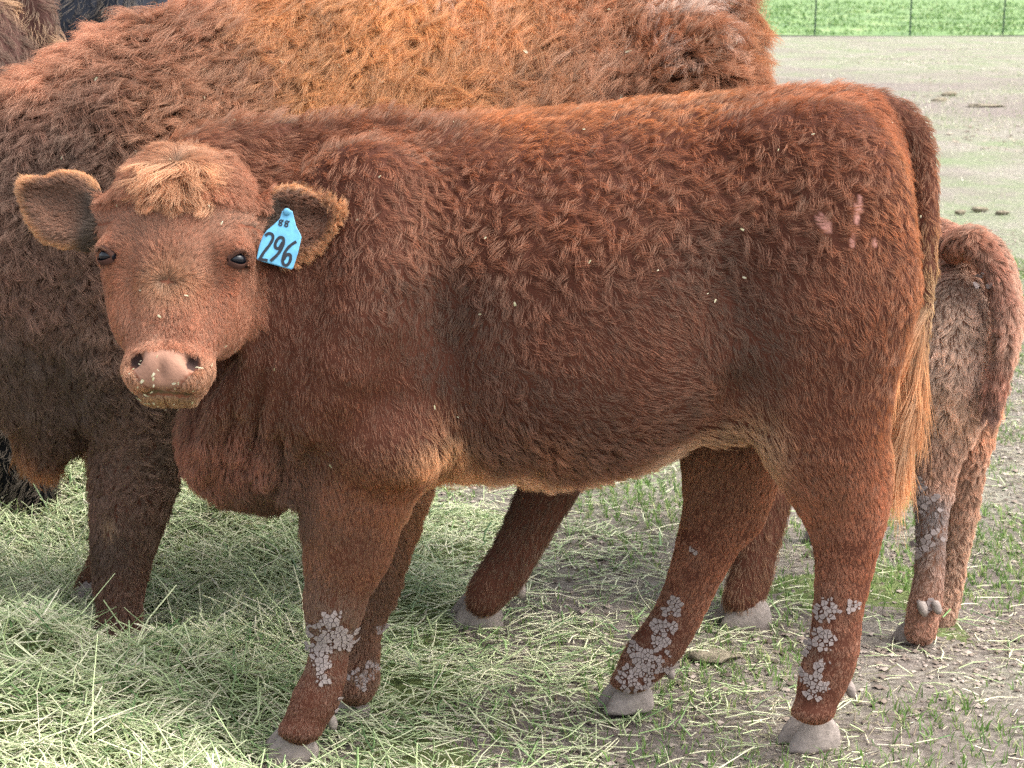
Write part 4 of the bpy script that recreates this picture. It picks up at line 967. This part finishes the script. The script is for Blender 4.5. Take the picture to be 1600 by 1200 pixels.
def color2(P, NN):
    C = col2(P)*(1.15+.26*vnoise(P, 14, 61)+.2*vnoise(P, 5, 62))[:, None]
    wgt = np.exp(-((P[:, 0]-kneeq[0])**2/.012**2+(P[:, 2]-kneeq[2])**2/.022**2))*(P[:, 1] < 4.08)
    C = C*(1-wgt[:, None])+np.array(lin(150, 120, 96))*wgt[:, None]
    # matted pale wisps along the spine
    wv = np.clip((vnoise(P*np.array([.55, 1, 1.8]), 36, 71)-.22)*4, 0, 1)*np.clip((vnoise(P, 5, 72)+.05)*6, 0, 1)*np.clip((P[:, 2]-1.20)/.05, 0, 1)*(P[:, 0] > -.3)*.8
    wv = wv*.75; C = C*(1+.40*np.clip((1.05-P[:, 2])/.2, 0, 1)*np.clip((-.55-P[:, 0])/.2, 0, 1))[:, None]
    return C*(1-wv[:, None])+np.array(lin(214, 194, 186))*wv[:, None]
curl2 = scal([(100, 150, 4.1, .4), (500, 60, 4.2, .9), (700, 120, 4.1, 1.3), (900, 100, 4.1, 1.2), (300, 150, 4.1, .8), (1050, 60, 4.2, .6), (60, 600, 4.1, .3), (200, 600, 4.05, .4), (290, 700, 4.05, 1.0), (190, 850, 4.05, .15), (800, 850, 4.2, .15), (1190, 850, 4.2, .1)])
lift2 = scal([(100, 120, 4.2, .6), (500, 60, 4.2, .55), (800, 80, 4.1, .6), (60, 600, 4.1, .3), (200, 800, 4.05, .25), (1170, 60, 4.35, .75), (65, 750, 4.1, .7), (800, 850, 4.2, .25)])
for (gx, ang, L_, H_) in [(Q(240, 1010, 4.08), math.pi+.1, .12, .06), (Q(180, 970, 4.42), math.pi+.1, .12, .06), (G(783, 970), math.pi+.15, .118, .068), (G(1198, 970), math.pi+.2, .12, .068)]:
    hoof(np.array([gx[0]-.0, gx[1], 0]), ang, COW, L_, .062, H_)
for a in ((808, 920, 4.28), (1198, 892, 4.32)): dewclaw(Q(*a), COW, .015)
for g_ in (-1, 1): eye(T2, HR2, g_, COW, 1.1)
def finish_cow():
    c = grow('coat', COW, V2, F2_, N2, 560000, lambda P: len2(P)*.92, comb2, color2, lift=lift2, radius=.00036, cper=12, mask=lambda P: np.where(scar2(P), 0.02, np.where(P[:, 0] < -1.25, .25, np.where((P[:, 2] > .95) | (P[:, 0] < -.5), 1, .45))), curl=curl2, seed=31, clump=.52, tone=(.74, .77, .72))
    c['kind'] = 'stuff'

# ================================================================== small calf seen from behind
SC2 = root('small_calf', tuple(G(1440, 1005)*np.array([1, 1, 0])), 'small dusty young calf seen from behind with muddy hind legs and a curved tail', 'calf')
B3 = Body((.42, 3.98, -.03), (1.28, 5.25, .96), .0075)
hd_ = np.array([-.42, .91, 0]); sd_ = np.array([.91, .42, 0])
pc = Q(1514, 486, 4.36)
for u, rr, dz, k in [(0, (.105, .13, .175), 0, .06), (.16, (.12, .15, .185), .0, .08), (.34, (.15, .16, .205), -.01, .08), (.52, (.14, .15, .20), -.01, .08), (.68, (.11, .12, .18), 0, .08)]:
    B3.ell(pc+hd_*u+np.array([0, 0, dz]), rr, k=k)
B3.cone(pc+hd_*.70+np.array([0, 0, .05]), pc+hd_*.92+np.array([0, 0, .17]), .10, .07, .08)
B3.cone(pc+hd_*.93+np.array([0, 0, .20]), pc+hd_*1.08+np.array([0, 0, .06]), .075, .045, .05)
for g_ in (-1, 1): B3.ell(pc+hd_*.93+sd_*g_*.12+np.array([0, 0, .22]), (.06, .03, .03), k=.03)
def leg3(rows, k=.035, sy=1.0): B3.chain([(Q(a, b, c), r-.004) for a, b, c, r in rows], k, sy)
leg3([(1498, 500, 4.26, .105), (1490, 590, 4.24, .095), (1480, 660, 4.22, .066), (1466, 720, 4.20, .046), (1458, 770, 4.19, .040), (1455, 830, 4.18, .034), (1452, 890, 4.175, .033), (1447, 935, 4.17, .036), (1442, 965, 4.165, .036), (1438, 985, 4.16, .036)])
leg3([(1535, 500, 4.33, .070), (1526, 600, 4.33, .062), (1518, 680, 4.33, .050), (1508, 740, 4.33, .040), (1504, 800, 4.33, .034), (1495, 860, 4.33, .029), (1484, 920, 4.33, .030), (1474, 955, 4.32, .032), (1466, 972, 4.31, .034)])
for o_ in (-1, 1):
    q = pc+hd_*.66+sd_*.085*o_; B3.chain([(q+np.array([0, 0, -.08]), .07), (q+np.array([0, 0, -.28]), .045), (q+np.array([-.01, 0, -.44]), .032), (np.array([q[0], q[1], .05]), .03)], .04)
    hoof(np.array([q[0], q[1], 0])-hd_*.02, math.atan2(.91, -.42), SC2, .075, .042, .045)
leg3([(1492, 384, 4.26, .036), (1520, 380, 4.20, .034), (1548, 412, 4.16, .027), (1566, 470, 4.14, .025), (1567, 540, 4.13, .023), (1558, 600, 4.13, .020), (1548, 645, 4.13, .015)], .012)
V3, F3 = B3.mesh(); N3 = vnormals(V3, F3)
c3 = np.tile(lin(112, 80, 64), (len(V3), 1)); vul = Q(1537, 465, 4.18)
dk = ((V3[:, 0]-vul[0])**2/.012**2+(V3[:, 2]-vul[2])**2/.04**2 < 1) & (V3[:, 1] < 4.3); c3[dk] = lin(64, 50, 48)
mesh_obj('body', V3, F3[:, ::1], M_SKIN, SC2, colors=c3)
hoof(G(1452, 1000)*np.array([1, 1, 0]), math.pi-.5, SC2, .078, .046, .045); hoof(Q(1486, 985, 4.31)*np.array([1, 1, 0]), math.pi-.6, SC2, .078, .044, .045)
dewclaw(Q(1440, 952, 4.125), SC2, .011); dewclaw(Q(1462, 950, 4.125), SC2, .010)
comb3 = field_from([(1500, 360, 4.25, .3, .5), (1480, 430, 4.2, -.2, 1), (1500, 520, 4.2, 0, 1), (1480, 620, 4.15, -.1, 1), (1545, 400, 4.13, .5, .9), (1567, 500, 4.1, 0, 1), (1550, 630, 4.1, -.2, 1), (1590, 480, 4.3, .2, 1), (1455, 800, 4.1, 0, 1), (1445, 950, 4.1, -.1, 1), (1520, 700, 4.3, -.1, 1), (1500, 900, 4.3, -.1, 1)])
len3 = scal([(1500, 450, 4.2, .020), (1567, 500, 4.1, .026), (1550, 640, 4.1, .035), (1455, 720, 4.15, .020), (1455, 850, 4.1, .012), (1445, 950, 4.1, .010), (1520, 700, 4.3, .022), (1590, 450, 4.3, .025)])
col3 = colr([(1500, 360, 4.25, (122, 72, 50)), (1475, 370, 4.25, (120, 70, 52)), (1490, 400, 4.2, (160, 96, 60)), (1495, 440, 4.2, (116, 90, 76)), (1500, 500, 4.2, (184, 150, 128)), (1505, 560, 4.2, (194, 160, 138)), (1480, 640, 4.15, (182, 142, 114)), (1545, 400, 4.12, (130, 74, 52)), (1566, 460, 4.1, (138, 84, 64)), (1567, 530, 4.1, (144, 100, 80)), (1556, 590, 4.1, (136, 78, 56)), (1548, 650, 4.1, (84, 46, 42)),
 (1592, 450, 4.3, (150, 110, 90)), (1540, 650, 4.3, (172, 120, 88)), (1520, 740, 4.3, (156, 110, 84)), (1500, 860, 4.3, (160, 120, 96)), (1460, 740, 4.15, (160, 114, 88)), (1448, 790, 4.12, (100, 98, 104)), (1452, 860, 4.1, (104, 92, 92)), (1450, 900, 4.1, (140, 104, 88)), (1445, 960, 4.1, (150, 98, 74)), (1400, 450, 4.8, (140, 84, 58))])
def finish_small():
    c = grow('coat', SC2, V3, F3, N3, 110000, len3, comb3, lambda P, NN: col3(P)*(1.75+.3*vnoise(P, 18, 80)+.2*vnoise(P, 50, 81))[:, None], lift=.3, radius=.00042, mask=lambda P: np.where(P[:, 1] > 4.5, .3, 1.0), curl=.25, seed=51, clump=.6, tone=(.84, .90, .90), desat=.2)
    c['kind'] = 'stuff'
mud(SC2, V3, N3, [(1450, 780, 4.12, .04, .8), (1450, 850, 4.12, .035, .7), (1447, 948, 4.12, .015, .9), (1540, 440, 4.16, .03, .35)], .0095, .006, 9)

# ================================================================== cattle further back
def plain_cow(name, label, cat, base, ax, s, col, tail=False, seed=1, grp=None, count=40000, darkc=None, rad=.0009, graze=False):
    """a standing cow; ax = heading unit vector, base = ground point below the middle of the trunk"""
    R0 = root(name, (float(base[0]), float(base[1]), 0), label, cat, grp); ax = np.array(ax, float); ax /= np.linalg.norm(ax); sx = np.array([-ax[1], ax[0], 0.])
    W = lambda u, v, z: np.array([base[0], base[1], 0])+(ax*u+sx*v)*s+np.array([0, 0, z*s])
    lo = np.min([W(u, v, 0) for u in (-1.1, 1.6) for v in (-.5, .5)], 0); hi = np.max([W(u, v, 0) for u in (-1.1, 1.6) for v in (-.5, .5)], 0)
    Bc = Body((lo[0], lo[1], -.03), (hi[0], hi[1], 1.5*s), .02)
    for a, b, ra, rb in [((-.62, 0, .98), (-.2, 0, .92), .33, .37), ((-.2, 0, .92), (.3, 0, .90), .37, .37), ((.3, 0, .90), (.6, 0, .96), .37, .29), *((((.6, 0, .98), (.98, 0, .58), .22, .15), ((.98, 0, .54), (1.15, 0, .13), .14, .085)) if graze else (((.6, 0, 1.0), (1.0, 0, .75), .22, .16), ((1.0, 0, .70), (1.22, 0, .38), .13, .085)))]:
        Bc.cone(W(*a), W(*b), ra*s, rb*s, .10)
    for v in (-.17, .17):
        Bc.chain([(W(.5, v, .75), .15*s), (W(.52, v, .5), .095*s), (W(.5, v, .34), .065*s), (W(.5, v, .12), .045*s), (W(.52, v, .04), .055*s)], .06)
        Bc.chain([(W(-.68, v, .85), .20*s), (W(-.62, v, .58), .12*s), (W(-.78, v, .42), .065*s), (W(-.74, v, .14), .047*s), (W(-.71, v, .04), .055*s)], .06)
        Bc.cone(W(.98, v*.6, .60 if graze else .84), W(.98, v*1.5, .60 if graze else .84), .03*s, .035*s, .04)
    Bc.chain([(W(-.93, 0, 1.18), .04*s), (W(-1.0, 0, .9), .03*s), (W(-1.0, 0, .45), .03*s)], .03)
    Vc, Fc = Bc.mesh(); Nc = vnormals(Vc, Fc)
    mesh_obj('body', Vc, Fc, M_SKIN, R0, colors=np.tile(np.array(lin(*col))*.5, (len(Vc), 1)))
    dn = np.array([-ax[0]*.4, -ax[1]*.4, -1.0])
    def cc(P, NN):
        C = np.tile(lin(*col), (len(P), 1))*(1+.3*vnoise(P, 9, seed))[:, None]
        return darkc(P, C) if darkc else C
    c = grow('coat', R0, Vc, Fc, Nc, count, .035*s, lambda P: np.tile(dn, (len(P), 1)), cc, lift=.35, radius=rad, curl=.4, seed=seed, K=4)
    c['kind'] = 'stuff'
    for v in (-.17, .17):
        for u in (.5, -.72):
            q = W(u-.03, v, 0); hoof(np.array([q[0], q[1], .0]), math.atan2(ax[1], ax[0]), R0, .12*s, .062*s, .06*s)
    return R0
finish_calf(); finish_cow(); finish_small()
crumbs(COW, V2, N2, 40, lambda P: (P[:, 2] > 1.0)*1.0, seed=12, off=.022, sz=(.006, .014))
plain_cow('black_cow', 'black cow standing far behind, her back just showing above the big reddish cow\'s neck', 'cow', (-1.25, 7.35), (-.05, 1, 0), 1.13, (50, 54, 64), seed=71, count=50000)
plain_cow('black_cow', 'grazing black cow at the photo edge, her lowered head showing below the big cow\'s throat', 'cow', (-2.37, 5.15), (1, -.12, 0), 1.0, (22, 23, 28), seed=72, count=60000, graze=True)
def tanridge(P, C):
    q = Q(46, 36, 5.6); wgt = np.clip(1-np.abs((P[:, 2]-q[2])-(-(P[:, 0]-q[0])*.9))/.05, 0, 1)*(P[:, 2] > 1.1)
    return C*(1-wgt[:, None]*.85)+np.array(lin(216, 176, 140))*wgt[:, None]*.85
rq = Q(-210, 100, 5.0)
plain_cow('brown_cow', 'dull brown cow with a pale strip down her rump, in the upper left corner', 'cow', (-2.36, 5.75), (-1, .05, 0), 1.13, (104, 72, 64), seed=73, count=60000, darkc=tanridge)

# ================================================================== hay, grass, litter
def stalks(name, P, D, L, rad, C, bend, parent=None, mat=None, flat=1.0, ts=(0, .5, 1)):
    """thin three-sided stems with a bend, one joined mass"""
    n = len(P); D = norm(D); U = np.cross(D, np.array([0, 0, 1.0])+.01); U = norm(U); W = np.cross(U, D)
    rings = []; m = 3*len(ts)
    for t in ts:
        c = P+D*L[:, None]*(t-.5)+(U*bend[:, :1]+W*bend[:, 1:])*(4*t*(1-t))*L[:, None]
        rr = (rad*(1.0 if t < .9 else .55))[:, None]
        for j in range(3):
            a = 2.094*j; rings.append(c+(U*math.cos(a)+W*math.sin(a)*flat)*rr)
    V = np.stack(rings, 1).reshape(-1, 3); b = np.arange(n)[:, None]*m
    F = []
    for k in range(0, m-3, 3):
        for j in range(3): F.append(np.concatenate([b+k+j, b+k+(j+1) % 3, b+k+3+(j+1) % 3, b+k+3+j], 1))
    F = np.concatenate(F)
    o = mesh_obj(name, V, F, mat or M_STALK, None, colors=np.repeat(C, m, 0)); o['kind'] = 'stuff'; return o
def pick(pal, w_, n):
    k = rng.choice(len(pal), n, p=np.array(w_)/sum(w_)); return np.array([lin(*c) for c in pal])[k]*(.8+.4*rng.random((n, 1)))
# hay mound (compressed base) as a dark green-grey sheet below loose stems
Xm, Ym, Fm = strip_grid(np.arange(-2.9, 1.0, .02), np.arange(2.75, 6.4, .02))
hm = mound(Xm, Ym)+ground_h(Xm, Ym)
keep = (hm-ground_h(Xm, Ym) > -.004)
Fk = Fm[keep[Fm].any(1)]
hay_base = mesh_obj('hay_mound', np.stack([Xm, Ym, hm-.004], 1), Fk, simple('packed_hay', lin(96, 106, 66), .95, .1, .4, 70, 1.0)); hay_base['kind'] = 'stuff'
_hd = [(460, 1190, .5), (640, 930, .5), (0, 800, 1), (200, 900, 1), (0, 1150, 1), (350, 820, 1), (400, 1000, .95), (450, 1150, .75), (560, 900, .85), (640, 840, .7), (600, 1000, .4), (700, 900, .3), (700, 830, .35), (660, 1090, .35), (600, 1180, .4), (750, 980, .25), (820, 1080, .25), (800, 1180, .2), (900, 1000, .2), (900, 1100, .22), (950, 930, .12), (1000, 1150, .15),
       (850, 850, .15), (760, 780, .06), (1100, 1050, .10), (1200, 1150, .08), (1300, 1050, .05), (1400, 900, .02), (1500, 1150, .04), (1000, 800, .04), (150, 735, .8), (20, 725, .8), (300, 745, .8), (480, 770, .7), (600, 775, .3), (400, 720, .1), (150, 690, .1), (-600, 900, .6), (-300, 700, .2), (1200, 850, .03), (700, 1300, .4), (200, 1350, 1), (1300, 1300, .05), (0, 690, .1), (1500, 800, .02), (700, 720, .0), (1300, 700, 0)]
hdP = np.array([G(a, b)[:2] for a, b, _ in _hd]); hdV = [c for _, _, c in _hd]
def rand_ground(n, x0=-2.4, x1=2.4, y0=2.85, y1=6.6, dens=None):
    X = rng.uniform(x0, x1, n); Y = rng.uniform(y0, y1, n)
    k = np.abs(X) < .27*Y+.35; X, Y = X[k], Y[k]
    if dens is not None:
        k = rng.random(len(X)) < dens(X, Y); X, Y = X[k], Y[k]
    return X, Y
def hay_d(X, Y):
    P = np.stack([X, Y], 1); d = shepard(P, hdP, hdV, 5, .08)[:, 0]; P3 = np.stack([X, Y, 0*X], 1)
    return np.clip(d*(1+.8*(1-d)*vnoise(P3, 7, 33)), 0, 1)
def base_h(X, Y): return np.maximum(ground_h(X, Y), ground_h(X, Y)+mound(X, Y))
X, Y = rand_ground(255000, dens=lambda a, b: hay_d(a, b)**1.25)
n = len(X); hz = base_h(X, Y); dn = hay_d(X, Y)
th = rng.normal(.0, 1.0, n)+.9*vnoise(np.stack([X, Y, 0*X], 1), 4, 90); 
D = np.stack([np.cos(th), np.sin(th), rng.normal(0, .30, n)*(.25+dn)], 1)
L = np.clip(rng.lognormal(-2.85, .5, n), .02, .2)
Z = hz+rng.random(n)*.03*dn+.003+np.abs(D[:, 2])*L*.4
kf = np.ones(n, bool)
C = pick([(214, 218, 178), (228, 225, 190), (196, 208, 158), (172, 188, 138), (228, 221, 194), (136, 158, 110)], [4, 3, 4, 3, 1.5, 1.2], n)
stalks('loose_hay', np.stack([X, Y, Z], 1), D, L, rng.uniform(.0010, .0023, n), C, rng.normal(0, .05, (n, 2)), flat=.6)
print('hay', n, round(time.time()-T0, 1))
# leaf blades among the hay: broader, greener
X, Y = rand_ground(26000, dens=lambda a, b: hay_d(a, b)**1.5); n = len(X); th = rng.uniform(0, 6.28, n)
D = np.stack([np.cos(th), np.sin(th), rng.normal(.05, .3, n)], 1); L = rng.uniform(.03, .12, n)
stalks('hay_leaves', np.stack([X, Y, base_h(X, Y)+.012+rng.random(n)*.022], 1), D, L, rng.uniform(.002, .0036, n), pick([(150, 176, 116), (122, 152, 96), (176, 190, 136), (96, 128, 78)], [3, 3, 2, 2], n), rng.normal(0, .09, (n, 2)), flat=.12)
# dry litter trodden into the soil
X, Y = rand_ground(260000, y1=9.5, x0=-3, x1=3, dens=lambda a, b: (1-.8*hay_d(a, b))*np.clip(.55+.9*vnoise(np.stack([a, b, 0*a], 1), 3.2, 40), .08, 1)); n = len(X); th = rng.uniform(0, 6.28, n)
D = np.stack([np.cos(th), np.sin(th), rng.normal(0, .18, n)], 1); L = np.clip(rng.lognormal(-4.0, .5, n), .005, .09)
stalks('dry_litter', np.stack([X, Y, ground_h(X, Y)+.002+rng.random(n)*.004], 1), D, L, rng.uniform(.0006, .0019, n), pick([(196, 188, 160), (170, 158, 132), (132, 118, 98), (206, 202, 180), (150, 150, 112)], [3, 3, 2, 2, 2], n), rng.normal(0, .08, (n, 2)), flat=.4, ts=(0, 1))
# crumbs of soil and pebbles
def clods(name, P, R, C, mat, squash=.6):
    n = len(P); base = np.array([[1, 0, 0], [-1, 0, 0], [0, 1, 0], [0, -1, 0], [0, 0, 1], [0, 0, -1], [.6, .6, .5], [-.6, .6, .4], [.6, -.6, .4], [-.6, -.6, .5]])
    fc = np.array([[0, 6, 4], [6, 2, 4], [2, 7, 4], [7, 1, 4], [1, 9, 4], [9, 3, 4], [3, 8, 4], [8, 0, 4]])
    V = base[None]*(R[:, None, None])*(.7+.6*rng.random((n, 10, 1))); V[:, :, 2] *= squash; V = V+P[:, None, :]
    F = (np.arange(n)[:, None, None]*10+fc[None]).reshape(-1, 3)
    o = mesh_obj(name, V.reshape(-1, 3), F, mat, None, smooth=False, colors=np.repeat(C, 10, 0)); o['kind'] = 'stuff'; return o
M_CLOD = attr_mat('soil_crumbs', .95, .1)
X, Y = rand_ground(170000, y1=12, x0=-3.5, x1=3.5, dens=lambda a, b: np.clip(.5+vnoise(np.stack([a, b, 0*a], 1), 2.3, 41), .05, 1)*(1-hay_d(a, b))); n = len(X); R = np.clip(rng.lognormal(-5.55, .5, n), .0018, .0105)
clods('soil_crumbs', np.stack([X, Y, ground_h(X, Y)+R*.2], 1), R, pick([(120, 108, 98), (150, 138, 128), (92, 82, 74)], [3, 3, 2], n), M_CLOD)

# living grass
def blades(name, P, H, lean, C, wd, mat=None):
    n = len(P); a = rng.uniform(0, 6.28, n); S = np.stack([np.cos(a), np.sin(a), 0*a], 1); b = rng.uniform(0, 6.28, n); Ln = np.stack([np.cos(b), np.sin(b), 0*b], 1)
    w_ = wd[:, None]; H3 = H[:, None]; up = np.array([0, 0, 1.0])
    v = [P-S*w_, P+S*w_, P+Ln*H3*lean[:, None]*.35-S*w_*.8+up*H3*.55, P+Ln*H3*lean[:, None]*.35+S*w_*.8+up*H3*.55, P+Ln*H3*lean[:, None]+up*H3*.92]
    V = np.stack(v, 1).reshape(-1, 3); k = np.arange(n)[:, None]*5
    F = np.concatenate([np.concatenate([k, k+1, k+3], 1), np.concatenate([k, k+3, k+2], 1), np.concatenate([k+2, k+3, k+4], 1)])
    o = mesh_obj(name, V, F, mat or M_GRASS, None, colors=np.repeat(C, 5, 0)); o['kind'] = 'stuff'; return o
_gd = [(740, 795, .9), (700, 800, .3), (1000, 770, .7), (1050, 820, .7), (950, 830, .45), (900, 850, .3), (1100, 740, .6), (1000, 1060, .5), (1150, 1080, .5), (1110, 1150, .4), (1230, 900, .4), (1200, 1000, .45), (1400, 780, .6), (1500, 850, .75), (1570, 800, .8), (1590, 580, .9), (1560, 900, .8), (1500, 930, .4), (1370, 1050, .3),
       (1450, 1100, .45), (1560, 1120, .4), (1350, 1150, .7), (1550, 980, .15), (1500, 1020, .08), (1250, 1180, .3), (700, 1180, .35), (860, 1130, .2), (600, 1150, .2), (760, 880, .1), (850, 950, .06), (100, 900, 0), (400, 900, 0), (0, 1100, 0), (1000, 950, .2), (650, 760, .1), (1580, 700, .5), (900, 1180, .1)]
gP = np.array([G(a, b)[:2] for a, b, _ in _gd]); gV = [c for _, _, c in _gd]
def gr_d(X, Y):
    P3 = np.stack([X, Y, 0*X], 1); d = shepard(np.stack([X, Y], 1), gP, gV, 4, .1)[:, 0]
    return np.clip(d*(.8+1.6*vnoise(P3, 3.5, 55)+1.1*vnoise(P3, 11, 56)), 0, 1)
X, Y = rand_ground(520000, y1=11, x0=-3.4, x1=3.4, dens=lambda a, b: gr_d(a, b)*.95); n = len(X)
# bunch the blades into small tufts
tx = np.round(X/.035+vnoise(np.stack([X, Y, 0*X], 1), 25, 5)*.5)*.035; ty = np.round(Y/.035)*.035
hsh = np.sin(tx*127.1+ty*311.7)*43758.5; ox = (hsh-np.floor(hsh)-.5)*.03; X = X*.45+(tx+ox)*.55; Y = Y*.45+(ty+ox*.7)*.55
n = len(X); blades('short_grass', np.stack([X, Y, ground_h(X, Y)-.002], 1), rng.uniform(.010, .036, n), rng.uniform(.2, 1.1, n), pick([(96, 130, 62), (124, 150, 82), (78, 106, 56), (160, 170, 110)], [4, 3, 2, 1.5], n), rng.uniform(.0008, .0018, n))
print('grass', n, round(time.time()-T0, 1))
# distance: coarser tufts, thatch and clods out to the fence
u = rng.random(90000); Y = 8*(66/8)**u; X = rng.uniform(-.34, .34, len(Y))*Y; P3 = np.stack([X, Y, 0*X], 1)
k = rng.random(len(X)) < np.clip(.35+.9*vnoise(P3*np.array([1, .5, 1]), .9, 58), .05, 1); X, Y = X[k], Y[k]; n = len(X); sc_ = np.clip(Y/12, .8, 3.2)
blades('far_turf', np.stack([X, Y, ground_h(X, Y)-.003], 1), rng.uniform(.015, .035, n)*np.clip(sc_, 1, 1.8), rng.uniform(.3, 1.4, n), pick([(146, 158, 118), (180, 176, 152), (126, 136, 104), (200, 194, 176)], [3, 4, 2, 3], n), rng.uniform(.0015, .003, n)*sc_)
u = rng.random(16000); Y = 7*(60/7)**u; X = rng.uniform(-.3, .3, len(Y))*Y; P3 = np.stack([X, Y, 0*X], 1); k = vnoise(P3*np.array([1, .5, 1]), .8, 59) > .15; X, Y = X[k], Y[k]; n = len(X)
R = np.clip(rng.lognormal(-4.2, .5, n), .006, .05); clods('far_clods', np.stack([X, Y, ground_h(X, Y)+R*.1], 1), R, pick([(128, 116, 104), (104, 94, 84), (150, 140, 124)], [3, 3, 2], n), M_CLOD, .45)
# meadow beyond the fence: long grass in rough tufts
u = rng.random(52000); Y = 1/(1/69.9-u*(1/69.9-1/420)); X = rng.uniform(-.3, .3, len(Y))*Y; P3 = np.stack([X, Y, 0*X], 1); sc_ = (Y/70)**.8
k = rng.random(len(X)) < np.clip(.5+.9*vnoise(P3*np.array([1, .35, 1]), .5, 12), .1, 1); X, Y, P3, sc_ = X[k], Y[k], P3[k], sc_[k]; n = len(X)
pal = pick([(76, 108, 54), (102, 132, 68), (58, 90, 42), (160, 168, 122)], [4, 3, 2, .8], n)
blades('meadow_grass', np.stack([X, Y, 0*X-.01], 1), rng.uniform(.05, .15, n)*sc_, rng.uniform(.3, 1.4, n), pal, rng.uniform(.015, .035, n)*sc_)

# dung and earth lumps lying in the paddock: separate lumps
M_DUNG = simple('dung', lin(126, 117, 100), .95, .1, .4, 60, .9)
def lump(px, py, r, label, seed, sq=.4, cat='dung'):
    q = G(px, py); rr = np.random.default_rng(seed); nu, nv = 18, 9; Vv = []; Ff = []
    for i in range(nv+1):
        a = math.pi*i/nv
        for j in range(nu): b = 2*math.pi*j/nu; Vv.append([math.sin(a)*math.cos(b), math.sin(a)*math.sin(b), math.cos(a)])
    Vv = np.array(Vv); k = 1+.35*vnoise(Vv+seed*3.1, 1.8, seed)+.2*vnoise(Vv+seed, 5, seed+1); Vv = Vv*k[:, None]*r*np.array([1.2, .8, sq]); 
    for i in range(nv):
        for j in range(nu): Ff.append((i*nu+j, (i+1)*nu+j, (i+1)*nu+(j+1) % nu, i*nu+(j+1) % nu))
    o = mesh_obj('dung_lump', Vv+np.array([q[0], q[1], r*sq*.35]), Ff, M_DUNG); o['label'] = label; o['category'] = cat; return o
lump(670, 757, .028, 'round dark dung lump just under the belly, beside the calf\'s front leg', 1, .7)
lump(712, 768, .030, 'flat crumbling dung lump under the belly, right of the round one', 2, .35)
lump(1115, 1028, .045, 'dark patch of dung between the calf\'s hind hooves', 3, .22)
lump(1275, 868, .022, 'small dark lump behind the calf\'s right hind leg', 4, .6)
lump(1469, 158, .085, 'low brown dung mound far off in the paddock, front one of a pair', 5, .4)
lump(1483, 149, .085, 'brown dung mound far off in the paddock, hindmost of a pair', 6, .45)
lump(1540, 166, .20, 'long flat clod in the far paddock, right of the pair of mounds', 7, .10)
lump(1500, 333, .032, 'dark crumb of earth just above the small calf\'s tail head', 8, .5)
lump(1530, 329, .045, 'widest dark crumb of earth in the row above the small calf', 9, .4)
lump(1566, 334, .036, 'dark crumb of earth at the right end of the row above the small calf', 10, .4)
print('total', round(time.time()-T0, 1))
